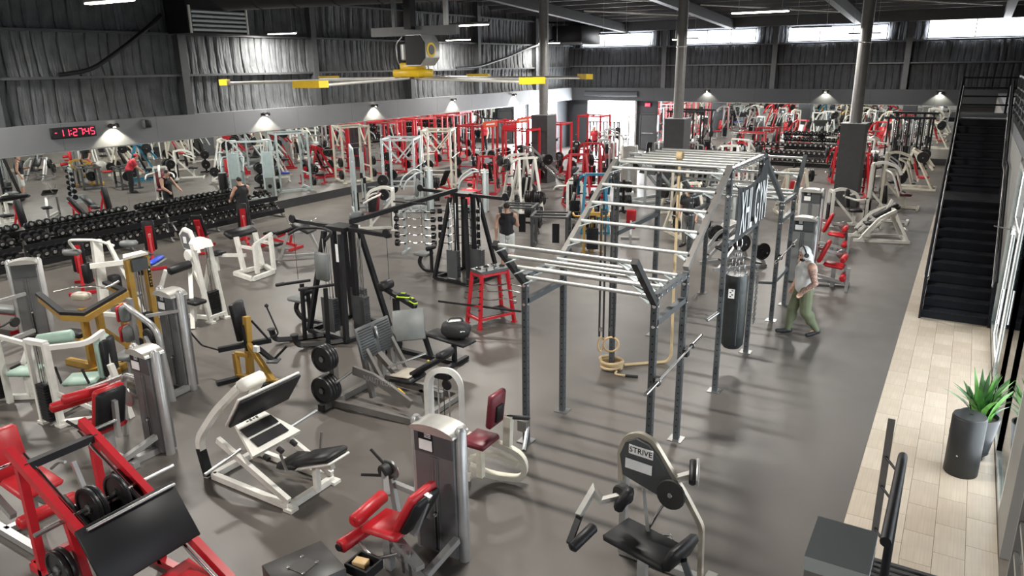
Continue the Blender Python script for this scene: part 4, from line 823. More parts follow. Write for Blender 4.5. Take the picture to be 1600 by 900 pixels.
t.beam('front_foot', [w(-9.5, 7.4, .04), w(-9.15, 7.95, .04)], .1, .06, BLACK); t.beam('rear_foot', [w(-10.2, 7.15, .04), w(-10.0, 7.65, .04)], .1, .06, BLACK); t.box('sticker', w(-9.68, 7.62, .6), (.1, .06, .1), PAPER); t.beam('side_strut', [w(-9.95, 7.8, 1.0), w(-9.75, 7.95, .64)], .03, m=BLACK); t.beam('side_strut', [w(-10.02, 7.65, .95), w(-9.95, 7.65, .5)], .04, m=BLACK)
# ---- Q white leg press
t = Mk('leg_press_machine', 'white leg press with tilted black foot board and black seat', 'gym machine', -6.95, 5.6); w = t.w
for y in (5.2, 5.92): t.beam('base_beam', [w(-7.75, y, .05), w(-6.35, y, .05)], .07, .08, WHITE); t.beam('rail', [w(-7.55, y, .62), w(-6.35, y, .12)], .06, .08, WHITE); t.box('foot', w(-6.33, y, .02), (.14, .12, .04), WHITE)
t.beam('side_arch', [w(-7.85, 5.2, 0), w(-7.95, 5.2, .52), w(-7.65, 5.3, .95), w(-7.35, 5.45, 1.28)], .08, .09, WHITE, r=.15); t.beam('side_arch_sleeve', [w(-7.85, 5.2, 0.02), w(-7.93, 5.2, .4)], .085, .095, BLACK); t.beam('side_arch', [w(-7.85, 5.92, 0), w(-7.95, 5.92, .52), w(-7.65, 5.88, .95), w(-7.35, 5.8, 1.28)], .08, .09, WHITE, r=.15)
t.pad('arch_head', w(-7.32, 5.62, 1.3), (.22, .36, .16), WHITE, Matrix.Rotation(-.6, 3, 'Y'), .04)
t.pad('foot_board', w(-7.08, 5.62, 1.1), (.04, .95, .5), PADK, Matrix.Rotation(.62, 3, 'Y') @ Matrix.Rotation(-.0, 3, 'X'), .012); t.pad('board_frame', w(-7.12, 5.62, 1.12), (.03, .97, .52), WHITE, Matrix.Rotation(.62, 3, 'Y'), .008)
t._b(MB().poly([w(-7.5, 5.42, .76), w(-7.5, 5.85, .76), w(-6.95, 6.0, .52), w(-6.95, 5.22, .52)], (.4, 0, .9), .05), 'carriage', WHITE)
for x, z in ((-7.26, .7), (-7.08, .62)): t._b(MB().rbox(w(x, 5.62, z), (.16, .5, .012), Matrix.Rotation(.41, 3, 'Y'), .003), 'carriage_panel', BLACK)
[t.box('print_mark', w(-7.405, 5.56+.05*k, .752), (.02+.02*(k % 2), .03, .004), GRAPH, Matrix.Rotation(.41, 3, 'Y')) for k in range(4)]; t.tube('plate_horn', [w(-7.2, 4.72, .47), w(-7.2, 5.25, .55)], .022, STEEL); t.tube('plate_horn', [w(-7.1, 5.95, .56), w(-7.1, 6.45, .6)], .022, STEEL)
for k in range(3): t._b(MB().lathe(w(-6.95, 5.4+k*.22, .46), (1, 0, -.4), [(.035, 0), (.035, .08)], 10), 'roller_wheel', RUBBER)
t.pad('seat', w(-6.62, 5.62, .38), (.4, .42, .1), PADK, Matrix.Rotation(-.25, 3, 'Y'), .045); t.pad('back_pad', w(-6.2, 5.62, .56), (.66, .4, .09), PADK, Matrix.Rotation(-.38, 3, 'Y'), .04); t.pad('back_liner', w(-6.18, 5.62, .5), (.66, .36, .03), WHITE, Matrix.Rotation(-.38, 3, 'Y'), .01); t.tube('side_handle', [w(-6.5, 5.9, .42), w(-6.5, 5.95, .66)], .018, STEEL); t.tube('side_handle', [w(-6.5, 5.34, .42), w(-6.5, 5.28, .66)], .018, STEEL)
t.beam('seat_frame', [w(-6.9, 5.62, .3), w(-6.0, 5.62, .48)], .07, m=WHITE); t.beam('seat_leg', [w(-6.3, 5.62, .4), w(-6.3, 5.62, .05)], .07, m=WHITE); t.beam('rear_cross', [w(-6.35, 5.2, .05), w(-6.35, 5.92, .05)], .08, m=WHITE); t.beam('front_cross', [w(-7.75, 5.2, .05), w(-7.75, 5.92, .05)], .08, m=WHITE)
# ---- R gunmetal leg press with plates
t = Mk('leg_press_machine', 'gunmetal lever leg press with ribbed foot plate and black padded seat', 'gym machine', -7.2, 8.1); w = t.w
t.beam('base_beam', [w(-8.0, 7.55, .06), w(-7.5, 7.55, .1), w(-6.3, 7.7, .05)], .08, .1, GUN); t.beam('base_beam', [w(-7.95, 8.75, .06), w(-6.4, 8.75, .06)], .08, .1, GUN); t.beam('base_cross', [w(-7.95, 7.35, .06), w(-7.95, 8.9, .06)], .1, .1, GUN); t.box('rubber_foot', w(-7.95, 7.33, .06), (.1, .06, .11), RUBBER); t.beam('base_cross', [w(-6.35, 7.7, .06), w(-6.35, 8.75, .06)], .08, m=GUN)
t.beam('storage_post', [w(-7.9, 7.6, .06), w(-7.9, 7.6, .95)], .1, .1, GUN); t.beam('storage_post', [w(-7.9, 8.7, .06), w(-7.9, 8.7, .95)], .1, .1, GUN)
t.beam('lever_arm', [w(-7.6, 7.72, .62), w(-7.2, 7.72, .58), w(-6.85, 7.72, .46), w(-6.5, 7.72, .3)], .05, .14, GUN); t.text('lettering', 'NAUTILUS', .12, SILVER, face((0, -1, 0)), w(-7.1, 7.69, .55)); t.tube('plate_horn', [w(-7.62, 7.35, .55), w(-7.62, 7.75, .6)], .022, STEEL)
for y in (7.95, 8.55): t.beam('plate_strut', [w(-7.45, y, .1), w(-7.65, y, 1.1)], .07, .08, GUN); t.beam('plate_strut', [w(-7.6, y, 1.0), w(-7.15, y, .3)], .06, .07, GUN)
fp = t.pad('foot_plate', w(-7.55, 8.2, 1.0), (.04, .78, .52), GRAPH, Matrix.Rotation(-.25, 3, 'Y'), .012)
R_ = Matrix.Rotation(-.25, 3, 'Y')
for k in range(11):
    for s in (-.2, .2): t._b(MB().box(w(-7.55, 8.2, 1.0)+R_ @ Vector((.023, s, -.21+k*.042)), (.012, .3, .014), R_), 'grip_rib', RUBBER, fp, None)
t.pad('safety_handle', w(-7.52, 8.2, 1.1), (.05, .05, .2), STEEL, R_, .01); t.beam('main_lever', [w(-7.5, 8.2, .75), w(-7.0, 8.2, .35)], .1, .08, GUN); t.tube('handle_bar', [w(-7.15, 8.0, .65), w(-7.0, 8.75, .65)], .02, STEEL)
t.pad('seat', w(-6.98, 8.25, .44), (.46, .44, .1), PADK, Matrix.Rotation(-.1, 3, 'Y'), .04); t.pad('seat_cushion', w(-7.0, 8.25, .5), (.38, .38, .03), TAN, Matrix.Rotation(-.1, 3, 'Y'), .012); t.pad('back_pad', w(-6.58, 8.35, .7), (.76, .38, .1), PADK, Matrix.Rotation(-.6, 3, 'Y'), .04); t.pad('head_pad', w(-6.3, 8.35, .93), (.16, .36, .12), PADK, Matrix.Rotation(-.6, 3, 'Y'), .04)
t.beam('seat_rail', [w(-7.2, 8.25, .3), w(-6.3, 8.25, .3)], .08, m=GUN); t.beam('seat_post', [w(-6.7, 8.25, .3), w(-6.6, 8.25, .06)], .08, m=GUN); t.tube('adjust_lever', [w(-6.95, 7.98, .35), w(-6.8, 7.95, .3)], .018, YEL); t.tube('adjust_lever', [w(-6.8, 8.55, .5), w(-6.8, 8.57, .64)], .018, YEL)
for k in range(4): top_plate((-7.9, 7.5-k*.058, .36), (0, 1, 0), .22, .052, 'black iron plate stacked low on the front post of the gunmetal leg press', 'plates low on the gunmetal leg press')
for k in range(3): top_plate((-7.9, 7.5-k*.058, .86), (0, 1, 0), .21, .052, 'black iron plate high on the front post of the gunmetal leg press', 'plates high on the gunmetal leg press')
for k in range(2): top_plate((-7.9, 8.8+k*.058, .7), (0, 1, 0), .2, .052, 'black iron plate on the rear post of the gunmetal leg press', 'plates on the rear post of the gunmetal leg press')
# ---- S black adjustable bench with bag
t = Mk('decline_bench', 'black bench with a square upright pad and a flat seat holding a bag', 'bench', -7.8, 9.8); w = t.w
t.beam('base_beam', [w(-8.7, 9.85, .05), w(-7.2, 9.85, .05)], .09, .07, BLACK); t.beam('rear_foot', [w(-8.7, 9.55, .04), w(-8.7, 10.15, .04)], .08, .06, BLACK); t.beam('front_foot', [w(-7.2, 9.5, .04), w(-7.2, 10.2, .04)], .08, .06, BLACK)
t.beam('mast', [w(-8.5, 9.85, .05), w(-8.5, 9.85, 1.05)], .09, .09, BLACK); t.beam('top_arm', [w(-8.75, 9.85, 1.2), w(-8.05, 9.85, .95)], .1, .06, BLACK); t.pad('square_pad', w(-7.98, 9.55, .72), (.56, .05, .56), PUMM, rotz(.55) @ Matrix.Rotation(-.55, 3, 'X') @ Matrix.Rotation(-.1, 3, 'Y'), .012); t.beam('pad_post', [w(-7.9, 9.85, .5), w(-7.75, 9.85, .06)], .07, m=BLACK); t.roller('ankle_roller', w(-8.72, 9.68, 1.27), w(-8.72, 10.02, 1.27), .09, PADK)
t.pad('seat', w(-7.35, 9.9, .48), (.95, .38, .07), PADK, Matrix.Rotation(.03, 3, 'Y') @ rotz(-.1), .03); t.beam('seat_post', [w(-7.25, 9.88, .05), w(-7.25, 9.88, .45)], .07, m=BLACK)
b = Thing('lifting_shoe', 'black and lime shoe lying on the arm of the black bench', 'shoe', (-8.32, 9.85, 1.085), .3, 'shoes on the black bench')
for k in range(2):
    bb = b if k == 0 else Thing('lifting_shoe', 'black and lime shoe lying on the arm of the black bench', 'shoe', (-8.12, 9.86, 1.02), -.4, 'shoes on the black bench')
    bb.pad('sole', (0, 0, .02), (.26, .09, .03), LIME, None, .012); bb.pad('upper', (-.02, 0, .06), (.2, .085, .06), BLACK, None, .03); bb.pad('toe', (.08, 0, .045), (.1, .08, .04), BLACK, None, .018); bb.pad('laces', (.0, 0, .092), (.08, .04, .01), LIME, None, .004)
b = Thing('gym_bag', 'black gym bag with a white logo strip sitting on the bench seat', 'bag', (-7.2, 9.88, .52), .3)
mb = MB(); rr = random.Random(5); vs = []; fs = []
for j in range(9):
    ph = PI*j/8
    for i in range(18):
        a = 2*PI*i/18; k = 1+.06*rr.uniform(-1, 1); sx = math.copysign(abs(math.cos(a))**.7, math.cos(a)); sy = math.copysign(abs(math.sin(a))**.8, math.sin(a)); s = abs(math.sin(ph))**.6
        vs.append((.27*sx*s*k, .17*sy*s*k, .15-.15*math.copysign(abs(math.cos(ph))**.8, math.cos(ph))*(1+.05*rr.uniform(-1, 1))))
for j in range(8):
    for i in range(18): fs.append((j*18+i, j*18+(i+1) % 18, (j+1)*18+(i+1) % 18, (j+1)*18+i))
b._b(mb.add(vs, fs), 'body', mat('bag_nylon', (.02, .02, .022), .6, bump=.5, bscale=14), None, 80)
b.tube('carry_handle', bend([(-.12, -.1, .27), (-.1, -.02, .36), (.1, .04, .36), (.12, .08, .27)], .06), .012, RUBBER); b.pad('towel', (-.03, .0, .305), (.24, .07, .035), PAPER, rotz(.5), .015); b.box('logo_strip', (.17, -.145, .17), (.08, .01, .02), PAPER, rotz(.35))
# ---- T white arch machine with maroon pads
t = Mk('row_machine', 'cream white arch-framed machine with maroon pads behind the grey tower', 'gym machine', -4.9, 6.8); w = t.w
t.beam('arch', [w(-5.32, 6.68, .0), w(-5.32, 6.68, 1.35), w(-5.22, 6.72, 1.5), w(-5.02, 6.79, 1.5), w(-4.92, 6.82, 1.35), w(-4.92, 6.82, 0)], .07, .11, WHITE, r=.13)
stack(t, w(-5.13, 6.74, 0), .28, .14, 14, .1, .045, BLACK, 1.44); t.box('pulley_block', w(-5.13, 6.74, 1.44), (.2, .1, .08), BLACK); t.disc('pulley', w(-5.05, 6.7, 1.34), (0, 1, 0), .07, .03, BLACK)
t.pad('seat', w(-4.68, 6.85, .62), (.36, .4, .09), MAROON, None, .03); t.pad('back_pad', w(-4.5, 6.95, 1.05), (.09, .32, .46), MAROON, Matrix.Rotation(.12, 3, 'Y'), .025); t.pad('pad_plate', w(-4.45, 6.95, 1.0), (.03, .14, .22), BLACK, Matrix.Rotation(.12, 3, 'Y'), .005)
t.beam('back_post', [w(-4.38, 7.02, .55), w(-4.36, 7.02, .95)], .1, .08, CREAM); t.roller('grip', w(-4.4, 7.02, .93), w(-4.12, 7.14, .93), .028, RUBBER)
t.beam('side_loop', [w(-4.9, 6.9, .6), w(-4.5, 7.0, .55), w(-4.18, 7.1, .4), w(-4.18, 7.1, .08), w(-4.6, 7.0, .06), w(-4.85, 6.85, .2)], .09, .07, CREAM, r=.2); t.beam('inner_loop', [w(-4.85, 6.85, .3), w(-4.6, 6.95, .42), w(-4.25, 7.05, .3)], .08, .06, CREAM, r=.12); t.beam('base_beam', [w(-5.42, 6.62, .04), w(-4.84, 6.85, .04)], .08, m=CREAM); t.beam('seat_post', [w(-4.68, 6.85, .1), w(-4.68, 6.85, .58)], .08, m=CREAM)
# ---- U leg extension with tower
t = Mk('leg_extension_machine', 'silver leg extension machine with red seat and dark grey weight tower', 'gym machine', -4.4, 5.2); w = t.w
tower(t, w(-4.28, 5.5, 0), .57, .22, 1.58)
t.pad('seat', w(-4.55, 4.98, .55), (.5, .44, .1), PADR, Matrix.Rotation(-.08, 3, 'Y'), .045); t.pad('back_pad', w(-4.23, 5.0, .86), (.1, .42, .56), PADR, Matrix.Rotation(.5, 3, 'Y'), .045); t.pad('back_shell', w(-4.17, 5.0, .83), (.09, .38, .5), PADK, Matrix.Rotation(.5, 3, 'Y'), .04)
t.beam('back_post', [w(-4.25, 4.98, .55), w(-4.05, 5.0, 1.05)], .06, .07, SILVER); t.roller('thigh_roller', w(-4.83, 4.72, .63), w(-4.87, 5.26, .65), .075, PADR); t.roller('ankle_roller', w(-4.88, 4.55, .42), w(-4.83, 5.0, .44), .075, PADR); t.disc('roller_cap', w(-4.885, 4.55, .42), (0, 1, 0), .045, .012, RUBBER)
t.disc('cam', w(-5.0, 5.52, .78), (0, 1, 0), .13, .03, STEEL); t.disc('pivot_cover', w(-5.02, 5.46, .8), (.2, 1, 0), .075, .1, RUBBER); t.beam('lever_arm', [w(-5.02, 5.45, .8), w(-4.9, 5.3, .55)], .06, .07, SILVER); t.beam('lever_arm', [w(-4.98, 5.42, .75), w(-4.86, 5.3, .62)], .06, .06, SILVER); t.tube('range_handle', [w(-5.0, 5.5, .72), w(-5.25, 5.32, .75)], .017, RUBBER); t.tube('range_handle', [w(-5.02, 5.5, .82), w(-5.2, 5.45, 1.02)], .017, RUBBER); t.beam('side_arm', [w(-4.95, 5.52, .62), w(-4.56, 5.5, .62)], .06, .06, SILVER); t.beam('cam_post', [w(-4.98, 5.5, .7), w(-4.85, 5.48, 0)], .07, .06, SILVER)
t.beam('seat_post', [w(-4.6, 4.98, 0), w(-4.6, 4.98, .5)], .09, .08, SILVER); t.beam('seat_slide', [w(-4.45, 4.95, .42), w(-4.02, 4.78, .36)], .1, .06, SILVER)
for k in (0, .12): t.beam('link_plate', [w(-4.32+k, 4.86-k*.3, .46), w(-4.28+k, 4.84-k*.3, .16)], .04, .012, STEEL)
t.beam('base_arm', [w(-4.0, 5.38, .32), w(-4.02, 4.85, .22)], .07, .07, SILVER); t.beam('base_arm', [w(-4.5, 4.95, .3), w(-4.02, 4.8, .22)], .07, .06, SILVER); t.beam('rear_leg', [w(-4.05, 4.82, .22), w(-4.05, 4.82, 0)], .08, m=SILVER); t.tube('side_handle', bend([w(-4.75, 4.72, .42), w(-4.6, 4.66, .4), w(-4.5, 4.7, .34), w(-4.3, 4.78, .42)], .05), .018, STEEL)
t = Thing('accessory_tray', 'black open tray with a wooden block by the leg extension seat', 'tray', (-4.42, 4.42, 0))
t.beam('tray_post', [(0, 0, 0), (0, 0, .42)], .05, m=BLACK); t._b(MB().b2(-.14, .14, -.12, .12, .42, .44).b2(-.14, -.12, -.12, .12, .44, .52).b2(.12, .14, -.12, .12, .44, .52).b2(-.12, .12, -.12, -.1, .44, .52).b2(-.12, .12, .1, .12, .44, .52), 'tray', BLACK, None, None); t.box('foot', (0, 0, .01), (.22, .22, .02), BLACK)
b = Thing('wood_block', 'small pale wooden block lying in the black tray', 'block', (-4.46, 4.42, .441)); b.pad('block', (0, 0, .04), (.14, .1, .075), WOOD, rotz(.2), .004)
# ---- X leg machine with STRIVE sign
t = Mk('leg_curl_machine', 'silver leg machine with black seat, black cam disc and white STRIVE sign', 'gym machine', -2.2, 6.1); w = t.w
Rs = rotz(-.25)
t.pad('seat', w(-2.2, 6.07, .5), (.74, .46, .1), PADK, Rs, .04); t.pad('back_pad', w(-1.8, 5.98, .6), (.1, .44, .3), PADK, Rs @ Matrix.Rotation(.4, 3, 'Y'), .04)
sh = [(-2.58, 1.0), (-2.62, 1.22), (-2.56, 1.38), (-2.44, 1.45), (-2.3, 1.42), (-2.2, 1.32), (-1.95, .95), (-2.1, .88)]
t._b(MB().poly([w(x, 6.42+(x+2.6)*-.1, z) for x, z in sh], (.1, 1, 0), .05), 'cam_shield', GRAPH)
t.beam('shield_rim', [w(-2.62, 6.45, .9), w(-2.64, 6.45, 1.24), w(-2.57, 6.45, 1.42), w(-2.42, 6.44, 1.49), w(-2.28, 6.43, 1.45), w(-1.9, 6.4, .95), w(-1.72, 6.38, .68), w(-1.7, 6.4, 0)], .05, .05, mat('brushed_nickel', (.62, .57, .48), .3, .7), r=.06)
sn = t.box('sign', w(-2.38, 6.362, 1.33), (.27, .008, .1), PAPER, rotz(-.1)); t.text('lettering', 'STRIVE', .085, BLACK, rotz(-.1) @ face((0, -1, 0)), w(-2.38, 6.356, 1.33)); t.box('instruction_sign', w(-2.4, 6.362, 1.16), (.3, .008, .11), PAPER, rotz(-.1))
t.disc('cam_disc', w(-2.02, 6.28, 1.0), (.1, 1, -.15), .155, .03, RUBBER); t.disc('cam_hub', w(-2.02, 6.26, 1.0), (.1, 1, -.15), .025, .03, STEEL); t.pad('hip_pad', w(-1.88, 6.5, 1.18), (.07, .3, .1), PADK, rotz(.3) @ Matrix.Rotation(.3, 3, 'X'), .02); t.pad('hip_pad_back', w(-1.83, 6.5, 1.19), (.03, .3, .1), SILVER, rotz(.3) @ Matrix.Rotation(.3, 3, 'X'), .005); t.beam('hip_arm', [w(-2.05, 6.42, 1.08), w(-1.88, 6.5, 1.15)], .07, m=CAPG)
t.disc('pivot', w(-2.46, 6.12, .95), (.4, 1, 0), .11, .1, RUBBER); t.pad('knee_pad', w(-2.4, 6.0, .98), (.1, .14, .28), PADK, rotz(.3) @ Matrix.Rotation(.5, 3, 'Y'), .03); t.beam('lever_arm', [w(-2.46, 6.1, .95), w(-2.62, 5.95, .92), w(-2.72, 5.98, 1.0), w(-2.75, 5.7, .85)], .06, .05, CAPG); t.beam('roller_arm', [w(-2.75, 5.75, .85), w(-2.72, 5.45, .7)], .06, .04, BLACK); t.roller('ankle_roller', w(-2.68, 5.4, .68), w(-2.58, 5.72, .78), .055, PADK)
t.beam('rear_post', [w(-2.6, 6.5, 0), w(-2.6, 6.5, 1.2)], .07, .08, SILVER); t.beam('base_beam', [w(-2.6, 6.45, .05), w(-1.7, 6.4, .05)], .08, m=SILVER); t.beam('base_beam', [w(-2.2, 6.1, .05), w(-1.6, 5.95, .05)], .08, m=SILVER); t.beam('base_cross', [w(-1.65, 5.75, .06), w(-1.6, 6.5, .06)], .1, .1, CAPG); t.beam('seat_post', [w(-2.2, 6.07, .05), w(-2.2, 6.07, .46)], .09, m=SILVER); t.tube('seat_handle', bend([w(-2.2, 6.32, .45), w(-2.0, 6.3, .52), w(-1.95, 6.22, .52)], .03), .016, CHROME); t.tube('strut', [w(-2.1, 6.35, .85), w(-2.25, 6.3, .5)], .018, CHROME); t.beam('spring_strut', [w(-1.75, 5.95, .55), w(-1.6, 6.0, .1)], .06, m=GRAPH); t.beam('side_post', [w(-2.35, 6.4, .9), w(-2.2, 6.2, .5)], .03, m=CAPG)
# ---- Y black plinth
t = Thing('equipment_cabinet', 'black box with a four-bolt plate on top at the edge of the floor', 'cabinet', (-4.78, 4.0, 0), -.35)
t.pad('cabinet', (0, 0, .3), (.55, .6, .6), mat('cabinet_black', (.035, .033, .032), .45), None, .006); t.box('bolt_plate', (-.02, 0, .603), (.2, .2, .006), mat('bolt_plate', (.05, .047, .045), .45), rotz(.4))
for a in range(4): t.disc('bolt', (-.02+.13*math.cos(a*PI/2+1.2), .13*math.sin(a*PI/2+1.2), .61), (0, 0, 1), .016, .012, BOLT)
# ---- V red bar rack
t = Mk('bar_rack', 'red four-legged rack of cable handles and bars with a black top tray', 'rack', -7.93, 12.1); w = t.w
legs = [(-8.3, 11.8), (-7.85, 11.6), (-7.5, 12.35), (-7.95, 12.6)]
cx, cy = -7.9, 12.09
for x, y in legs: t.beam('leg', [w(x, y, 0.02), w(cx+(x-cx)*.72, cy+(y-cy)*.72, 1.12)], .06, .06, RED); t.box('foot', w(x, y, .01), (.1, .1, .02), RED)
tp = [(cx+(x-cx)*.8, cy+(y-cy)*.8) for x, y in legs]
t._b(MB().poly([w(x, y, 1.14) for x, y in tp], (0, 0, 1), .06), 'top_tray', GRAPH); t._b(MB().poly([w(cx+(x-cx)*.95, cy+(y-cy)*.95, .22) for x, y in legs], (0, 0, 1), .03), 'lower_shelf', BLACK)
for k in range(4):
    a, b = legs[k], legs[(k+1) % 4]; t.beam('shelf_rail', [w(*a, .2), w(*b, .2)], .05, m=RED); s = .74; t.beam('top_rail', [w(cx+(a[0]-cx)*s, cy+(a[1]-cy)*s, 1.08), w(cx+(b[0]-cx)*s, cy+(b[1]-cy)*s, 1.08)], .05, m=RED)
    for j in range(5):
        z = .4+j*.13; f = 1-.28*z/1.12; p = w(cx+(a[0]-cx)*f, cy+(a[1]-cy)*f, z); o = Vector((a[0]-cx, a[1]-cy, 0)).normalized()*.11; t.tube('hook', [p, p+o+Vector((0, 0, .02))], .012, BLACK, seg=6)
gh = 'cable handles lying on the red rack tray'
for k in range(6):
    x, y = cx-.14+.2*(k % 2)+.05*(k//2), cy-.22+.21*(k//2)
    h = Thing('stirrup_grip', 'chrome and black stirrup grip lying on the red rack top tray', 'cable grip', (x, y, 1.171), random.uniform(0, 6), gh)
    h.tube('bracket', bend([(-.06, 0, .02), (0, .09, .03), (.06, 0, .02)], .03), .007, CHROME); h.roller('grip', (-.065, 0, .022), (.065, 0, .022), .018, RUBBER)
for k, (dz, yy) in enumerate(((.52, -.1), (.66, .05), (.78, .1))):
    b = Thing('curl_bar', 'short bent chrome cable bar hooked on the red rack', 'bar', (cx+.05, cy+yy, dz), 0, 'bars hooked on the red rack')
    b.tube('bar', bend([(-.42, -.18, 0), (-.25, -.1, .05), (-.1, -.05, 0), (.1, .05, 0), (.25, .1, .05), (.5, .2, 0)], .06), .014, CHROME)
b = Thing('lat_bar', 'long straight black bar lying across the red rack hooks', 'bar', (cx-.05, cy-.3, .42)); b.tube('bar', [(-.85, -.28, 0.06), (.85, .18, -.02)], .022, BLACK); b.tube('marker', [(-.12, -.08, .02), (.02, -.045, .018)], .025, PADR)
# ------------------------------------------------------------------ pull-up rig
RIGM = mat('rig_graphite', (.085, .095, .103), .42, .25); GALV = mat('galvanised_bar', (.45, .455, .44), .38, .45); GALVB = mat('zinc_bracket', (.60, .66, .67), .35, .5)
RX0, RX1 = -4.74, -2.93; RY = [8.1, 9.2, 11.05, 13.0, 15.0, 16.2]; RH = [2.46, 2.46, 3.6, 3.6, 2.46, 2.46]
rig = Thing('pull_up_rig', 'dark grey steel pull-up rig with stepped monkey bars on perforated posts', 'rig', ((RX0+RX1)/2, 12, 0)); w = rig.w
def hole_rows(z1, step=.1):
    mb = MB(); z = .12
    while z < z1:
        for n in ((1, 0, 0), (-1, 0, 0), (0, -1, 0), (0, 1, 0)):
            c = Vector(n)*.0385+Vector((0, 0, z)); u = Vector((-n[1], n[0], 0)); mb.add([c+u*.0125*math.cos(k*PI/3)+Vector((0, 0, .0125*math.sin(k*PI/3))) for k in range(6)], [tuple(range(6))])
        z += step
    return mb
HM = {}
for s in set(RH): HM[s] = hole_rows(s).mesh('hole_row', BLACK)
for x in (RX0, RX1):
    for y, h in zip(RY, RH):
        u = rig.beam('upright', [w(x, y, .008), w(x, y, h)], .076, m=RIGM)
        o = bpy.data.objects.new('hole_row', HM[h]); COL.objects.link(o); o.parent = u; o.location = w(x, y, 0); o['kind'] = 'stuff'
        rig.box('foot_plate', w(x, y, .006), (.2, .2, .012), STEEL)
        sd = 1 if x == RX1 else 1
        for z in (h-.05, h-.16, h-.42):
            rig.disc('bolt', w(x+.042, y, z), (1, 0, 0), .022, .014, BOLT, par=None); rig.disc('bolt', w(x, y-.042, z), (0, 1, 0), .022, .014, BOLT)
    for (a, b) in ((0, 1), (4, 5)):
        rig.beam('side_beam', [w(x, RY[a], 2.42), w(x, RY[b], 2.42)], .076, m=RIGM); rig.beam('side_beam', [w(x, RY[a], 2.08), w(x, RY[b], 2.08)], .076, m=RIGM)
    rig.beam('top_beam', [w(x, RY[2], 3.56), w(x, RY[3], 3.56)], .076, m=GUN); rig.beam('side_beam', [w(x, RY[2], 2.42), w(x, RY[3], 2.42)], .076, m=RIGM)
    rig.beam('sloped_beam', [w(x, RY[1], 2.5), w(x, RY[2]-.05, 3.62)], .076, m=GUN); rig.beam('sloped_beam', [w(x, RY[3]+.05, 3.6), w(x, RY[4], 2.5)], .076, m=RIGM)
    rig.beam('flying_beam', [w(x, RY[0]-.03, 2.35), w(x, RY[0]-.72, 3.02)], .076, m=BLACK); rig.beam('flying_beam', [w(x, RY[5]+.03, 2.35), w(x, RY[5]+.8, 3.15)], .076, m=RIGM)
def pull_bar(y, z, n=(0, 0, 1), m=GALV, br=True):
    b = rig.tube('pull_up_bar', [w(RX0+.03, y, z), w(RX1-.03, y, z)], .025, m, seg=10)
    if br:
        for s, x in ((1, RX0+.04), (-1, RX1-.04)): rig._b(MB().poly([w(x, y-.11, z-.07), w(x, y+.11, z-.07), w(x+s*.2, y, z)], (0, 0, 1), .012), 'bar_bracket', GALVB, b, None)
for k in range(4): f = k/3; pull_bar(8.1-.68*f-.02, 2.42+.58*f)
for y in (8.35, 8.6, 8.95): pull_bar(y, 2.47)
for k in range(5): f = (k+.4)/5; pull_bar(9.2+1.8*f, 2.58+1.09*f)
for k in range(7): pull_bar(11.05+.325*k, 3.6)
for k in range(4): f = (k+.5)/4; pull_bar(13.05+1.9*f, 3.58-1.06*f)
for y in (15.2, 15.6, 16.0): pull_bar(y, 2.47)
for k in range(3): f = k/2; pull_bar(16.25+.7*f, 2.5+.6*f)
bm_ = MB()
for y in [11.15+.2*k for k in range(10)]: rig.disc('bolt', w(RX1+.042, y, 3.56), (1, 0, 0), .018, .012, BOLT)
for k in range(6): rig.disc('bolt', w(RX1+.042, 8.2+.18*k, 2.42), (1, 0, 0), .018, .012, BOLT)
# banner
bn = Thing('gym_banner', 'black fabric banner with tall white letters tied to the rig side', 'banner', (RX1+.07, 12.25, 2.42)); N = 14
vs = []; fs = []
for i in range(N+1):
    s = i/N; y = -.95+1.95*s; top = .86+.26*s-.22*math.sin(PI*s)*(1-s*.5); bot = .0+.08*s
    for j in range(7): tt = j/6; vs.append((.02*math.sin(9*s+tt*3)+.01*math.sin(20*s), y, bot+(top-bot)*tt))
for i in range(N):
    for j in range(6): fs.append((i*7+j, (i+1)*7+j, (i+1)*7+j+1, i*7+j+1))
m0 = MB().add(vs, fs); m0.add([(v[0]-.006, v[1], v[2]) for v in vs], [f[::-1] for f in fs]); bn._b(m0, 'cloth', mat('banner_black', (.03, .031, .034), .6), None, 60)
bn.text('lettering', 'XHL GYM', .98, PAPER, face((1, 0, 0)), (.038, .02, .39), .001, None, .4)
for y, z in ((-.95, .84), (1.0, 1.1)): bn.tube('tie', [(0, y, z), (-.05, y, z+.05)], .006, BLACK)
# heavy bag
hb = Thing('heavy_bag', 'black cylindrical punching bag hung by chains inside the rig', 'punching bag', (-2.98, 12.12, .38)); 
hb._b(MB().lathe((0, 0, 0), (0, 0, 1), [(.02, 0), (.14, .02), (.185, .09), (.19, .3), (.19, 1.25), (.18, 1.32), (.02, 1.33)], 24), 'body', mat('bag_leather', (.018, .022, .023), .38, bump=.3, bscale=9))
hb.box('logo_patch', (-.02, -.192, 1.02), (.1, .006, .16), PAPER); [hb.box('patch_mark', (-.035+.03*(k % 2), -.196, .97+.035*k), (.03, .003, .02), BLACK) for k in range(4)]; hb.beam('seam', [(.1, -.16, .1), (.1, -.165, 1.25)], .008, m=DGREY)
for k in range(4):
    a = k*PI/2+.5
    for q in range(9):
        s = q/8; c = Vector((.16*math.cos(a)*(1-s*.9), .16*math.sin(a)*(1-s*.9), 1.33+.42*s)); hb.tube('chain_link', [c+Vector((.014*math.cos(2*PI*i/8)*(1 if q % 2 else .3), .014*math.cos(2*PI*i/8)*(0.3 if q % 2 else 1), .034*math.sin(2*PI*i/8))) for i in range(8)], .005, STEEL, seg=5, closed=True)
hb.tube('carabiner', [Vector((.045*math.cos(2*PI*i/12), 0, 1.86+.1*math.sin(2*PI*i/12))) for i in range(12)], .009, CHROME, seg=6, closed=True)
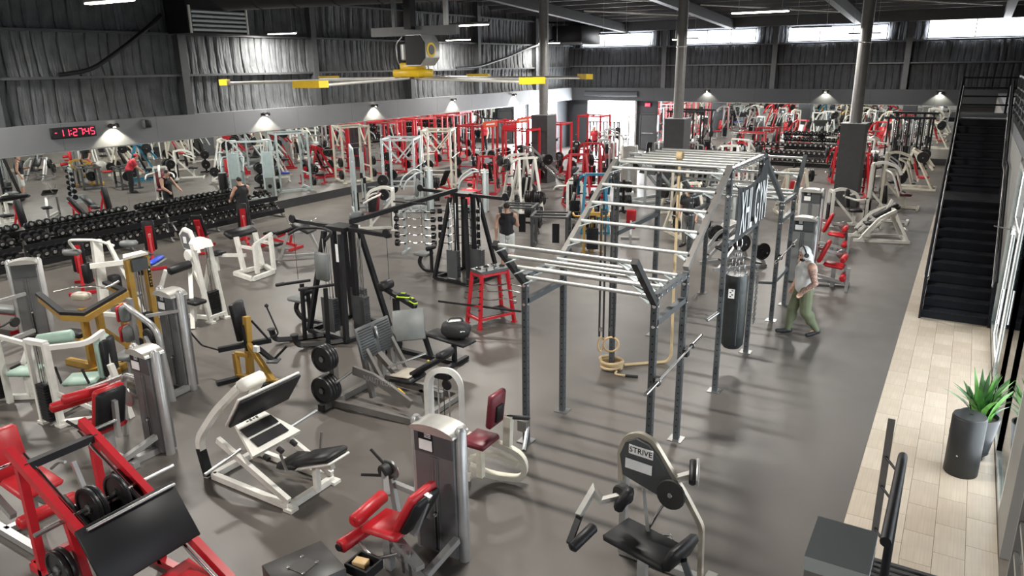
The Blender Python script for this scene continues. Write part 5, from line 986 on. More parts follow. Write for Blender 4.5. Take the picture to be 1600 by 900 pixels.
ch = Thing('chain', 'long loop of heavy steel chain hanging on the rig post by the punching bag', 'chain', (RX1+.07, 13.0, .6))
for q in range(22):
    for sx in (-.03, .04):
        c = Vector((.02, sx, .05*q)); ch.tube('link', [c+Vector((.018*math.cos(2*PI*i/8)*(q % 2), .018*math.cos(2*PI*i/8)*((q+1) % 2), .034*math.sin(2*PI*i/8))) for i in range(8)], .006, STEEL, seg=5, closed=True)
ch.tube('peg', [(-.05, 0, 1.1), (.08, 0, 1.1)], .015, BLACK)
# rings on straps
for k, (x, y) in enumerate(((-4.5, 10.05), (-4.36, 10.12))):
    r = Thing('gymnastic_ring', 'wooden gymnastic ring hanging on a long black strap from the rig', 'ring', (x, y, .72), 0, 'gymnastic rings on straps')
    r.tube('ring', [Vector((.03*math.cos(2*PI*i/20)*(1 if k else .3)+.09*math.cos(2*PI*i/20)*(.9 if k else .2), .05*math.cos(2*PI*i/20), .13+.12*math.sin(2*PI*i/20))) for i in range(20)], .015, WOOD, seg=8, closed=True)
    for s in (-.035, .035): r.beam('strap', [(s, 0, .25), (s, -.02, 2.1+(.28 if k else .2))], .032, .004, RUBBER, up=(0, 1, 0))
    r.box('buckle', (0.0, -.01, .38), (.06, .02, .06), CHROME)
# climbing rope
rp = Thing('climbing_rope', 'thick natural rope hung from the top bars and coiled round a post', 'rope', (-3.9, 11.85, 0)); w2 = rp.w
pts = [w2(-3.93, 11.7, 3.62)]+[w2(-3.93, 11.7+.1*s*s, 3.62-3.58*s) for s in (.25, .5, .75, .97)]+[w2(-4.0, 11.77, .03), w2(-4.3, 11.55, .025), w2(-4.6, 11.28, .025)]
rp.tube('hanging_length', bend(pts, .06), .026, ROPE, seg=8); rp.disc('rope_knot', w2(-3.93, 11.7, 3.66), (1, 0, 0), .07, .1, ROPE)
co = []
for i in range(66): a = i*2*PI/18; co.append(w2(-4.74+(.155+.02*math.sin(i*.7)+.0006*i)*math.cos(a), 11.05+(.155+.02*math.cos(i*.5))*math.sin(a), 0.03+.046*i/18))
rp.tube('coil', co, .026, ROPE, seg=7); rp.tube('loose_end', bend([w2(-4.6, 10.95, .03), w2(-4.58, 10.83, .025), w2(-4.4, 10.86, .025)], .06), .02, ROPE, seg=8); rp.tube('end_sleeve', [w2(-4.4, 10.86, .025), w2(-4.2, 10.93, .025)], .024, RUBBER)
# barbells on the rig
def barbell(name, label, a, b, group=None, plates=0, sleeve=.4):
    a, b = Vector(a), Vector(b); c = (a+b)/2; t = Thing(name, label, 'barbell', c, 0, group); d = (b-a).normalized(); L = (b-a).length
    t.tube('shaft', [a-c+d*sleeve, b-c-d*sleeve], .014, STEEL, seg=8)
    for s in (-1, 1): t.tube('sleeve', [d*s*(L/2-sleeve), d*s*L/2], .025, CHROME, seg=10); t.disc('collar', d*s*(L/2-sleeve), d, .038, .03, STEEL)
    for k in range(plates):
        for s in (-1, 1): t._b(MB().plate(d*s*(L/2-sleeve+.04+.055*k), d, .225, .05, 18), 'weight_plate', IRON)
    return t
barbell('barbell', 'bare chrome barbell racked on the outside of the rig posts', (-2.82, 7.6, 1.36), (-2.82, 9.75, 1.4), sleeve=.42)
for y in (8.1, 9.2): rig.box('bar_hook', w(-2.86, y, 1.33), (.07, .1, .1), BLACK)
barbell('barbell', 'barbell with red marker racked on the rig posts beside the walking man', (-2.82, 14.3, 1.39), (-2.82, 16.4, 1.42), sleeve=.42)
for y in (15.0, 16.2): rig.box('bar_hook', w(-2.86, y, 1.36), (.07, .1, .1), BLACK)
rig.tube('landmine_sleeve', [w(RX0+.05, 8.05, .25), w(RX0+.16, 7.75, .06)], .03, STEEL); rig.box('landmine_bracket', w(RX0, 8.02, .28), (.14, .1, .16), GUN); rig.tube('spotter_peg', [w(RX1-.02, 11.0, 1.35), w(RX1-.1, 10.7, 1.3)], .025, STEEL)
rig.tube('spotter_peg', [w(RX1, 15.0, .8), w(RX1-.35, 14.9, .8)], .03, RIGM); rig.beam('side_beam', [w(RX1, 15.0, .85), w(RX1, 16.2, .85)], .076, m=RIGM)
# ---- black multi-station cable towers N and O with connecting beam
def black_station(label, cx, cy, seat=True, raise_arms=True):
    t = Mk('cable_station', label, 'gym machine', cx, cy); w = t.w
    for sx, sy in ((-.62, -.5), (.5, -.62), (.62, .5), (-.5, .62)):
        t.beam('leaning_post', [w(cx+sx, cy+sy, .03), w(cx+sx*.42, cy+sy*.42, 2.05)], .07, .1, BLACK)
    for s in (-.3, .3): t.beam('mast', [w(cx+s, cy-s*.2, .03), w(cx+s, cy-s*.2, 2.08)], .09, .09, BLACK)
    for a, b in (((-.62, -.5), (.5, -.62)), ((.5, -.62), (.62, .5)), ((.62, .5), (-.5, .62)), ((-.5, .62), (-.62, -.5))): t.beam('base_rail', [w(cx+a[0], cy+a[1], .05), w(cx+b[0], cy+b[1], .05)], .08, .07, BLACK)
    for sx, sy in ((-.08, -.38), (.38, 0), (-.02, .38)):
        stack(t, w(cx+sx, cy+sy, 0), .26, .17, 14, .1, .048, mat('stack_grey', (.05, .052, .055), .45), 1.95)
        t.box('stack_guard', w(cx+sx, cy+sy-.1, .45), (.3, .015, .7), GRAPH)
    t.beam('cross_beam', [w(cx-1.35, cy+.05, 2.12), w(cx+1.35, cy-.15, 2.12)], .08, .07, BLACK)
    for s in (-1.3, 1.3): t.disc('pulley', w(cx+s, cy-.05 if s < 0 else cy-.2, 2.17), (0, 1, 0), .09, .04, BLACK); t.tube('cable', [w(cx+s, cy-.05 if s < 0 else cy-.2, 2.1), w(cx+s, cy-.05 if s < 0 else cy-.2, .9)], .005, BLACK, seg=5)
    t.box('head_plate', w(cx, cy, 2.12), (.5, .4, .08), BLACK)
    if seat:
        t.pad('seat', w(cx-1.25, cy-.1, .5), (.42, .34, .08), PUMM, None, .02); t.beam('seat_frame', [w(cx-1.3, cy-.1, .46), w(cx-1.42, cy-.1, .25), w(cx-1.25, cy-.1, .06), w(cx-.5, cy-.1, .06)], .07, m=BLACK, r=.12); t.roller('thigh_roller', w(cx-1.0, cy-.28, .68), w(cx-1.0, cy+.08, .68), .06, PADK); t.beam('roller_post', [w(cx-1.0, cy-.1, .1), w(cx-1.0, cy-.1, .68)], .06, m=BLACK)
    if raise_arms:
        for s in (-.32, .3):
            t.beam('floor_foot', [w(cx+s-.4, cy-1.35, .3), w(cx+s-.4, cy-1.3, .08), w(cx+s-.1, cy-.95, .05), w(cx+s+.2, cy-.5, .05)], .08, m=BLACK, r=.12); t.disc('foot_pad', w(cx+s-.4, cy-1.35, .31), (0, 0, 1), .08, .03, RUBBER)
            t.beam('arm_post', [w(cx+s, cy-.9, .05), w(cx+s, cy-.85, 1.15)], .06, m=BLACK); t.tube('dip_handle', [w(cx+s, cy-.62, 1.16), w(cx+s-.5, cy-1.05, 1.1)], .028, BLACK); t.roller('dip_grip', w(cx+s-.5, cy-1.05, 1.1), w(cx+s-.36, cy-.93, 1.12), .036, RUBBER)
        t.pad('back_pad', w(cx-.05, cy-.55, 1.45), (.34, .1, .55), PUMM, None, .03); t.tube('pull_up_handle', bend([w(cx-.5, cy-.9, 2.1), w(cx-.4, cy-.7, 2.2), w(cx, cy-.5, 2.2), w(cx+.45, cy-.7, 2.2), w(cx+.5, cy-.95, 2.1)], .12), .028, BLACK); t.box('sticker', w(cx+.32, cy-.5, 1.75), (.05, .02, .34), PAPER)
    return t
black_station('tall black multi-station cable machine with dip handles and floor feet', -10.15, 10.3)
black_station('black four-sided cable tower with grey stacks in front of the curl bars', -10.25, 14.6, True, False)
t = Mk('crossover_beam', 'long black beam bridging the two black cable towers', 'beam', -10.25, 12.4); w = t.w
t.beam('beam', [w(-10.0, 10.4, 2.22), w(-10.4, 14.5, 2.22)], .08, .09, BLACK); t.pad('pulley_cover', w(-10.05, 10.6, 2.32), (.1, .3, .12), PUMM); t.tube('pull_up_grip', [w(-10.6, 12.4, 2.25), w(-9.8, 12.5, 2.25)], .02, BLACK)
# ---- dumbbell rack along the mirror
DB = mat('dumbbell_black', (.02, .02, .022), .22, .3); DBE = mat('dumbbell_end', (.6, .6, .6), .2, .8)
def db_proto(rad, L):
    t = Thing('dumbbell', '', 'dumbbell', (0, 0, 0), 0)
    for s in (-1, 1):
        h = t._b(MB().lathe((s*L/2, 0, 0), (s, 0, 0), [(rad*.5, -.05), (rad, -.04), (rad, .04), (rad*.8, .05), (rad*.3, .052)], 12), 'head', DB, None, 50)
        t._b(MB().disc((s*(L/2+.05), 0, 0), (1, 0, 0), rad*.5, .008, 8), 'end_cap', DBE, h)
    t.tube('handle', [(-L/2+.04, 0, 0), (L/2-.04, 0, 0)], .016, CHROME, seg=6); return t
protos = [db_proto(.074+.009*k, .2+.008*k) for k in range(5)]; used = [0]*5
def put_db(k, loc, rz, label, grp, tilt=0):
    if not used[k]:
        used[k] = 1; o = protos[k].o; o.location = loc; o.rotation_euler = (0, tilt, rz); tag(o, label, None, grp); return
    o = dup(protos[k], loc, rz, label, grp); o.rotation_euler = (0, tilt, rz)
def db_rack(x, y0, y1, label):
    t = Mk('dumbbell_rack', label, 'rack', x, (y0+y1)/2); w = t.w
    for z, xx in ((.76, x-.17), (.36, x+.12)):
        for s in (-.14, .14): t.beam('saddle_rail', [w(xx+s, y0, z-.02-s*.35), w(xx+s, y1, z-.02-s*.35)], .05, .05, BLACK)
        t._b(MB().poly([w(xx+.17, y0, z-.2), w(xx+.17, y1, z-.2), w(xx+.17, y1, z-.06), w(xx+.17, y0, z-.06)], (1, 0, 0), .02), 'tier_face', BLACK, None, None)
    n = max(2, round((y1-y0)/1.3))
    for i in range(n+1):
        y = y0+.1+(y1-y0-.2)*i/n
        t.beam('leg', [w(x+.34, y, 0.02), w(x+.1, y, .3), w(x-.28, y, .78)], .05, m=STEEL); t.beam('foot', [w(x-.35, y, .03), w(x+.4, y, .03)], .06, .05, STEEL); t.beam('rear_leg', [w(x-.3, y, .03), w(x-.3, y, .75)], .05, m=STEEL)
    return t
for i, (a, b, lb) in enumerate(((5.4, 9.4, 'two-tier dumbbell rack by the mirror beside the white arm machine'), (9.5, 13.6, 'two-tier dumbbell rack by the mirror behind the red-backed benches'), (13.7, 18.0, 'two-tier dumbbell rack by the mirror where the man in black stands'))):
    db_rack(-20.75, a, b, lb)
    y = a+.14; q = 0
    while y < b-.1:
        k = min(4, max(0, int(4.9-abs(y-5)/3.2)))
        for tier, (z, xx) in enumerate(((.76, -20.92), (.36, -20.63))):
            if (q*7+tier*3+i) % 17 == 5: continue
            rad = .074+.009*k
            put_db(k, (xx, y, z+rad+.03), 0, 'black round-headed dumbbell on the %s tier of the mirror rack, %s' % (('upper', 'lower')[tier], ('near the white arm machine', 'behind the red-backed benches', 'beside the man in black')[i]), 'mirror rack dumbbells, %s tier, unit %d' % (('upper', 'lower')[tier], i+1), .3)
        y += .215; q += 1
# benches with red frames
def red_bench(x, y, rz, label, incline):
    t = Thing('adjustable_bench', label, 'bench', (x, y, 0), rz, 'red-framed benches')
    t.beam('spine', [(-.55, 0, .12), (.6, 0, .3)], .07, .08, RED); t.beam('rear_foot', [(-.55, -.3, .04), (-.55, .3, .04)], .07, .06, RED); t.beam('front_leg', [(.6, 0, .3), (.62, 0, .05)], .07, m=RED); t.beam('front_foot', [(.62, -.22, .04), (.62, .22, .04)], .06, m=RED)
    d = Vector((-math.cos(incline), 0, math.sin(incline))); c = Vector((.05, 0, .42)); R = axes(d, (0, 1, 0))
    t.pad('back_pad', c+d*.42+Vector((math.sin(incline), 0, math.cos(incline)))*.0, (.09, .84, .3), PADK, Matrix((d.cross(Vector((0, 1, 0))), d, Vector((0, 1, 0)))).transposed(), .03)
    n = Vector((-math.sin(incline), 0, -math.cos(incline))); t.beam('back_frame', [c+n*.08, c+d*.7+n*.08], .16, .06, RED, up=tuple(n)); t.box('sticker', c+d*.45+n*.113, (.04, .1, .06), PAPER, Matrix((n, d, Vector((0, 1, 0)))).transposed())
    t.pad('seat', (.3, 0, .43), (.42, .3, .08), PADK, Matrix.Rotation(.1, 3, 'Y'), .03); t.beam('prop', [c+d*.5+n*.1, (-.35, 0, .16)], .05, m=RED)
red_bench(-17.9, 9.3, 2.6, 'red-framed upright bench beside the white arm machine', 1.45); red_bench(-18.4, 11.5, 2.6, 'red-framed upright bench behind the gold tower', 1.45)
red_bench(-18.7, 13.3, 2.3, 'red-framed bench tilted back behind the blue arm pad machine', 1.0); red_bench(-18.2, 14.4, 2.6, 'red-framed upright bench near the man in black', 1.45); red_bench(-16.9, 14.6, 3.3, 'red-framed bench lying nearly flat behind the white preacher stand', .35)
t = Thing('curl_bench', 'silver preacher curl bench with a black pad and chrome curved bar', 'bench', (-15.4, 14.0, 0), .3)
t.beam('leg', [(-.5, -.3, 0), (-.25, -.2, .75)], .09, .07, SILVER); t.beam('leg', [(.5, .25, 0), (.2, .2, .7)], .07, m=SILVER); t.beam('base', [(-.45, -.25, .1), (.5, .25, .1)], .07, m=SILVER); t.pad('arm_pad', (.15, 0, .88), (.55, .5, .08), PADK, Matrix.Rotation(.4, 3, 'Y'), .03); t.beam('frame', [(-.3, -.2, .72), (.3, .25, .72)], .06, m=SILVER); t.pad('seat', (-.6, -.3, .45), (.34, .32, .07), PADK); t.beam('seat_post', [(-.6, -.3, .05), (-.6, -.3, .42)], .06, m=SILVER); t.tube('bar', bend([(-.35, -.1, 1.25), (-.3, 0, .95), (0, .1, .9), (.4, .3, 1.1)], .08), .014, CHROME)
# ------------------------------------------------------------------ machines further back (user faces local +y)
PLP = {}
def far_plate(loc, rz, rad, label, grp):
    """upright iron plate, axis along local x"""
    if rad not in PLP:
        PLP[rad] = (MB().plate((0, 0, 0), (1, 0, 0), rad, .05, 16).mesh('weight_plate', IRON, 35))
    o = bpy.data.objects.new('weight_plate', PLP[rad]); COL.objects.link(o); o.location = loc; o.rotation_euler = (0, 0, rz)
    tag(o, label, 'weight plate', grp)
def at(t, p): return t.loc + t.R @ Vector(p)
def plates_on(t, spots, label, rz, rad=.225):
    for p in spots: far_plate(at(t, p), rz, rad, label, label[:40].rsplit(' ', 1)[0])
def selector(label, x, y, rz, frame=SILVER, pad=PADR, shroud=SHROUD, h=1.6, name='selector_machine', arms='press'):
    t = Thing(name, label, 'gym machine', (x, y, 0), rz)
    tower(t, (0, -.62, 0), .56, .22, h, PI, shroud, frame, CAPG, True)
    t.beam('base_beam', [(0, -.55, .05), (0, .55, .05)], .09, .08, frame); t.beam('base_foot', [(-.35, .55, .04), (.35, .55, .04)], .08, .07, frame)
    t.beam('seat_post', [(0, .05, .05), (0, .05, .46)], .08, m=frame); t.pad('seat', (0, .08, .5), (.42, .44, .09), pad, None, .035); t.pad('back_pad', (0, -.2, .88), (.38, .1, .64), pad, Matrix.Rotation(.15, 3, 'X'), .04); t.beam('back_post', [(0, -.3, .1), (0, -.28, 1.1)], .08, .06, frame)
    for s in (-1, 1):
        if arms == 'press':
            t.tube('press_arm', bend([(s*.2, -.4, 1.45), (s*.45, -.2, 1.5), (s*.46, .25, 1.2), (s*.44, .35, .9)], .15), .032, frame); t.roller('grip', (s*.44, .35, .92), (s*.2, .38, .92), .022, RUBBER)
        else:
            t.tube('side_frame', bend([(s*.4, -.4, .05), (s*.42, -.3, .75), (s*.4, .4, .6), (s*.38, .5, .05)], .15), .034, frame)
    if arms != 'press':
        t.roller('shin_roller', (-.28, .55, .42), (.28, .55, .42), .07, pad); t.roller('thigh_roller', (-.26, .38, .68), (.26, .38, .68), .07, pad)
    return t
def open_machine(label, x, y, rz, frame=WHITE, pad=PADK, h=1.75, name='weight_stack_machine', arms='press'):
    t = Thing(name, label, 'gym machine', (x, y, 0), rz)
    for s in (-1, 1): t.beam('upright', [(s*.24, -.6, 0), (s*.24, -.6, h)], .07, .09, frame); t.box('foot', (s*.24, -.6, .015), (.12, .2, .03), frame)
    t.beam('top_member', bend([(-.24, -.6, h), (.24, -.6, h)], .05), .07, .09, frame); stack(t, (0, -.6, 0), .32, .16, 12, .1, .05, BLACK, h-.05)
    t.beam('overhead_arm', [(0, -.6, h), (0, -.3, h+.1), (0, .15, h-.05), (0, .25, h-.3)], .08, .09, frame, r=.2)
    t.beam('base_beam', [(0, -.6, .05), (0, .6, .05)], .08, .08, frame); t.beam('base_foot', [(-.4, .6, .04), (.4, .6, .04)], .08, .07, frame); t.beam('diagonal', [(0, -.55, .95), (0, .2, .1)], .07, m=frame)
    t.pad('seat', (0, .15, .5), (.4, .42, .08), pad, None, .03); t.beam('seat_post', [(0, .15, .05), (0, .15, .46)], .08, m=frame); t.pad('back_pad', (0, -.12, .9), (.34, .09, .6), pad, Matrix.Rotation(.12, 3, 'X'), .03)
    for s in (-1, 1): t.tube('lever_arm', bend([(s*.12, -.2, h-.15), (s*.5, .05, h-.2), (s*.52, .3, .95)], .15), .032, frame); t.roller('grip', (s*.52, .3, .97), (s*.3, .42, .95), .022, RUBBER)
    return t
def lever(label, x, y, rz, col=WHITE, pad=PADK, h=1.7, name='lever_machine', tilt=.35, plates=True):
    t = Thing(name, label, 'gym machine', (x, y, 0), rz)
    for s in (-1, 1):
        t.beam('floor_beam', [(s*.42, -.8, .04), (s*.35, .7, .04)], .08, .08, col); t.beam('rear_post', [(s*.42, -.75, .05), (s*.3, -.3, h)], .08, .08, col); t.beam('front_strut', [(s*.36, .55, .05), (s*.3, -.25, h-.1)], .07, .07, col)
        a = t.beam('lever_arm', [(s*.36, -.35, h), (s*.5, .1, h-.22), (s*.5, .5, h-.75)], .07, .08, col, r=.12); t.roller('grip', (s*.5, .48, h-.73), (s*.22, .5, h-.73), .022, RUBBER)
        t.tube('plate_horn', [(s*.5, .1, h-.25), (s*.8, .1, h-.25)], .024, CHROME); t.tube('storage_horn', [(s*.4, -.6, .45), (s*.7, -.6, .45)], .024, CHROME)
    t.beam('top_cross', [(-.3, -.3, h), (.3, -.3, h)], .08, .08, col); t.beam('base_cross', [(-.4, -.75, .04), (.4, -.75, .04)], .08, .08, col); t.beam('mid_cross', [(-.36, .0, .35), (.36, .0, .35)], .07, .07, col)
    t.pad('seat', (0, .18, .48), (.38, .42, .08), pad, None, .03); t.beam('seat_post', [(0, .1, .35), (0, .15, .45)], .08, m=col); t.pad('back_pad', (0, -.15, .88), (.34, .09, .72), pad, Matrix.Rotation(tilt, 3, 'X'), .03); t.beam('back_brace', [(0, 0, .4), (0, -.3, 1.2)], .07, m=col)
    if plates: plates_on(t, [(s*q, .1, h-.25) for s in (-1, 1) for q in (.58, .64)]+[(s*.5, -.6, .45) for s in (-1, 1)], 'iron plate on the '+label.split(' with ')[0].split(' beside ')[0].split(' by ')[0], rz)
    return t
def rack(label, x, y, rz, col=RED, h=2.5, wd=1.15, dp=1.15, sign=None, name='power_rack', brace=False, bar=True, plates=2):
    t = Thing(name, label, 'rack', (x, y, 0), rz)
    for sx in (-1, 1):
        for sy in (-1, 1): t.beam('upright', [(sx*wd/2, sy*dp/2, 0), (sx*wd/2, sy*dp/2, h)], .08, .08, col); t.box('foot', (sx*wd/2, sy*dp/2, .012), (.16, .16, .024), col)
        for z in (.08, h-.06): t.beam('side_rail', [(sx*wd/2, -dp/2, z), (sx*wd/2, dp/2, z)], .07, m=col)
        t.beam('safety_bar', [(sx*wd/2, -dp/2, .7), (sx*wd/2, dp/2, .7)], .05, m=col); t.box('bar_hook', (sx*wd/2, dp/2+.07, 1.35), (.07, .1, .12), BLACK)
        for z in (.4, .95, 1.5): t.tube('plate_peg', [(sx*wd/2, -dp/2, z), (sx*(wd/2+.3), -dp/2, z)], .022, CHROME)
        if brace: t.beam('knee_brace', [(sx*wd/2, dp/2, h-.1), (sx*wd/2, -.1, h-.9)], .05, m=col); t.beam('knee_brace', [(sx*wd/2, -dp/2, h-.1), (sx*wd/2, .1, h-.9)], .05, m=col)
    for sy in (-1, 1): t.beam('top_cross', [(-wd/2, sy*dp/2, h-.05), (wd/2, sy*dp/2, h-.05)], .07, m=col)
    t.beam('base_cross', [(-wd/2, -dp/2, .08), (wd/2, -dp/2, .08)], .07, m=col); t.tube('chin_bar', [(-wd/2, 0, h-.05), (wd/2, 0, h-.05)], .018, CHROME)
    if sign: t._b(MB().rbox((0, dp/2+.03, h+.02), (wd*.95, .03, .26), None, .008), 'header_sign', sign); t.box('header_stripe', (0, dp/2+.05, h+.02), (wd*.6, .006, .07), PAPER)
    if plates: plates_on(t, [(s*(wd/2+.1+.06*q), -dp/2, z) for s in (-1, 1) for z in (.4, .95) for q in range(plates)], 'iron plate stored on the '+' '.join(label.split(' with ')[0].split(' ')[:9]), rz, .21)
    if bar:
        b = barbell('barbell', 'chrome barbell racked in the '+' '.join(label.split(' ')[:11]), at(t, (-1.05, dp/2+.1, 1.435)), at(t, (1.05, dp/2+.1, 1.435)), None, 0)
    return t
def trainer(label, x, y, rz, col=SBLUE, h=2.35, wd=1.3, pan=None):
    t = Thing('functional_trainer', label, 'gym machine', (x, y, 0), rz)
    for s in (-1, 1):
        c = s*wd/2
        for q in (-.2, .2): t.beam('upright', [(c+q, -.1, 0), (c+q, -.1, h-.2)], .06, .07, col)
        t._b(MB().rbox((c, -.12, h*.42), (.34, .06, h*.76), None, .01), 'shroud_panel', pan or mat('pale_shroud', (.42, .5, .52), .35, .2)); t._b(MB().rbox((c, -.155, .45), (.32, .02, .8), None, .005), 'lower_panel', PUMM); t.disc('panel_logo', (c, -.17, .5), (0, 1, 0), .08, .01, BLACK)
        t.tube('top_arch', bend([(c-.2, -.1, h-.25), (c-.2, -.1, h), (c+.2, -.1, h), (c+.2, -.1, h-.25)], .12), .03, col); stack(t, (c, -.04, 0), .22, .08, 14, .08, .05, BLACK, h-.3)
        t.tube('pulley_mast', [(c, .25, .05), (c, .25, h-.15)], .03, col); t.beam('base_rail', [(c, -.15, .04), (c, .6, .04)], .08, .07, col); t.box('pulley_carriage', (c, .25, 1.2), (.1, .1, .2), BLACK); t.tube('cable', [(c, .3, 1.2), (c, .36, .8)], .006, BLACK, seg=5); t.tube('stirrup', bend([(c-.06, .36, .7), (c, .36, .8), (c+.06, .36, .7), (c-.06, .36, .7)], .02), .01, BLACK)
    t.beam('top_beam', [(-wd/2, -.1, h-.05), (wd/2, -.1, h-.05)], .08, .07, col); t.beam('base_beam', [(-wd/2, -.15, .04), (wd/2, -.15, .04)], .08, .07, col)
    return t
def sled(label, x, y, rz, col=SILVER, pad=PADK, name='sled_machine', plates=True):
    t = Thing(name, label, 'gym machine', (x, y, 0), rz)
    for s in (-1, 1):
        t.beam('rail', [(s*.4, .9, .18), (s*.4, -1.0, 1.85)], .07, .09, col); t.beam('base_beam', [(s*.45, .9, .05), (s*.45, -1.0, .05)], .08, .08, col); t.beam('rear_post', [(s*.45, -.95, .05), (s*.42, -.95, 1.75)], .07, m=col); t.tube('guide_rod', [(s*.33, .85, .22), (s*.33, -.95, 1.82)], .018, CHROME); t.tube('plate_horn', [(s*.3, -.35, 1.35), (s*.75, -.35, 1.35)], .024, CHROME)
    for yy, z in ((-1.0, 1.85), (.9, .18)): t.beam('cross_member', [(-.4, yy, z), (.4, yy, z)], .07, m=col)
    t.beam('base_cross', [(-.45, -1, .05), (.45, -1, .05)], .08, m=col)
    t.pad('foot_board', (0, -.25, 1.25), (.85, .05, .55), GRAPH, Matrix.Rotation(-.75, 3, 'X'), .01); t.beam('carriage', [(-.34, -.35, 1.3), (.34, -.35, 1.3)], .1, m=col); t.pad('seat', (0, .75, .38), (.45, .4, .09), pad, None, .03); t.pad('back_pad', (0, 1.05, .62), (.45, .1, .75), pad, Matrix.Rotation(-.8, 3, 'X'), .03)
    if plates: plates_on(t, [(s*q, -.35, 1.35) for s in (-1, 1) for q in (.55, .61)], 'iron plate on the '+label.split(' with ')[0], rz)
    return t
def flat_bench(label, x, y, rz, col=WHITE, pad=PADK, up=0):
    t = Thing('weight_bench', label, 'bench', (x, y, 0), rz)
    t.beam('spine', [(0, -.6, .34), (0, .6, .34)], .07, .08, col)
    for yy in (-.55, .55): t.beam('leg', [(0, yy, .34), (0, yy, .05)], .07, m=col); t.beam('foot', [(-.28, yy, .035), (.28, yy, .035)], .07, .06, col)
    t.pad('seat', (0, .38, .42), (.28, .42, .08), pad, None, .03); t.pad('back_pad', (0, -.25+.1*up, .42+.33*up), (.28, .8, .08), pad, Matrix.Rotation(-.95*up, 3, 'X'), .03)
    if up: t.beam('prop', [(0, -.5, .34), (0, -.35, .75)], .05, m=col)
    return t
# --- left bays along the mirror
trainer('pale grey twin cable trainer with logo panels in front of the long mirror', -18.9, 20.1, -.75)
t = Thing('upright_roll', 'black upright cylinder standing beside the pale grey cable trainer', 'roll', (-17.7, 19.6, 0)); t._b(MB().lathe((0, 0, 0), (0, 0, 1), [(.17, 0), (.18, .02), (.18, 1.0), (.17, 1.02)], 18), 'roll', PADK); t.disc('lid', (0, 0, 1.03), (0, 0, 1), .16, .02, DGREY)
open_machine('white weight machine with a maroon back pad behind the crossover beam', -16.1, 17.9, 2.2, WHITE, MAROON, 1.3); selector('pale grey selector tower machine beside the white maroon-padded machine', -16.9, 20.8, 2.4, SBLUE, PUMM, mat('pale_shroud2', (.4, .46, .47), .4), 1.6)
rack('pale grey half rack with knee braces next to the cable trainer', -18.6, 22.4, -1.1, SBLUE, 2.5, 1.3, 1.2, None, 'half_rack', True); rack('cream half rack with knee braces in front of the red racks', -19.2, 25.6, -1.1, CREAM, 2.55, 1.3, 1.2, None, 'half_rack', True)
rack('red power rack with orange sign nearest the cream half rack', -19.0, 28.3, -1.57, RED, 2.55, 1.2, 1.3, mat('orange_sign', (.75, .09, .03), .5)); rack('red power rack with orange sign in the middle of the red row', -18.9, 31.0, -1.57, RED, 2.55, 1.2, 1.3, MATS['orange_sign']); rack('red power rack with pale sign by the bright corner window', -18.9, 33.8, -1.57, RED, 2.55, 1.2, 1.3, mat('peach_sign', (.8, .45, .3), .5)); rack('red power rack with plain top beside the boxed column', -17.2, 36.8, -1.57, RED, 2.5, 1.2, 1.3, None)
rack('tall red rack with lettered sign standing before the red row', -16.6, 28.1, 1.57, RED, 2.45, 1.1, 1.2, RED); rack('tall red rack with chin bar left of the first boxed column', -16.9, 31.8, 1.57, RED, 2.45, 1.1, 1.2, RED)
lever('red lever machine with black plates below the red racks', -16.9, 25.9, .4, RED, PADK, 1.5); flat_bench('red bench with black pad under the cream half rack', -18.0, 24.2, 1.2, RED, PADK, 1); flat_bench('white bench with blue towel pad by the cream rack', -16.3, 23.6, .6, WHITE, BLUE, 0)
# --- curl bar racks
def ez_rack(label, x, y, rz):
    t = Thing('curl_bar_rack', label, 'rack', (x, y, 0), rz)
    for s in (-.32, .32): t.beam('post', [(s, 0, 0), (s, 0, 1.35)], .06, m=SBLUE); t.beam('foot', [(s, -.3, .03), (s, .3, .03)], .07, .06, SBLUE)
    t.beam('top_cross', [(-.32, 0, 1.32), (.32, 0, 1.32)], .06, m=SBLUE)
    for k in range(5):
        z = .28+.23*k; 
        for s in (-.32, .32): t.box('saddle', (s, -.06, z-.025), (.05, .1, .02), BLACK)
        b = Thing('fixed_curl_bar', 'bent chrome curl bar with round black ends on the '+label.split(' with ')[0], 'barbell', at(t, (0, -.06, z)), rz, 'curl bars on '+label.split(' rack')[0][:30])
        b.tube('bar', bend([(-.5, 0, 0), (-.3, 0, 0), (-.18, 0, .05), (-.06, 0, 0), (.06, 0, 0), (.18, 0, .05), (.3, 0, 0), (.5, 0, 0)], .04), .014, CHROME, seg=7)
        for s in (-1, 1): b.disc('head', (s*.54, 0, 0), (1, 0, 0), .1-.008*k, .12, DB)
ez_rack('pale grey curl bar rack with five bars near the crossover beam', -13.0, 16.1, .35); ez_rack('second curl bar rack with five bars behind the black tower', -11.9, 16.7, .5)
# --- middle
lever('white lever machine with sloping frame beside the boxed column', -13.6, 23.2, .9, WHITE, PADK, 1.9); lever('white high lever machine with black pads behind the first one', -14.9, 24.8, .9, WHITE, PADK, 1.8); sled('silver sled machine with long rails by the first boxed column', -14.9, 27.5, -.6)
lever('red lever row machine with plates in the middle aisle', -12.2, 24.6, .7, RED, PADK, 1.95); lever('red lever press machine with plates behind the red row machine', -12.75, 27.1, .5, RED, PADK, 2.1); selector('silver tall selector machine lit by the roll-up door', -12.0, 29.2, .4, CAPG, PADK, CAPG, 1.9); open_machine('silver weight machine with maroon pads near the roll-up door', -13.9, 30.6, .6, SILVER, MAROON, 1.9)
lever('teal blue lever machine with a broad side plate inside the rig view', -9.9, 21.3, .5, TEAL, PADK, 1.8); t = open_machine('gold weight machine with black pads in front of the teal one', -8.9, 19.0, .5, GOLD, PADK, 1.1)
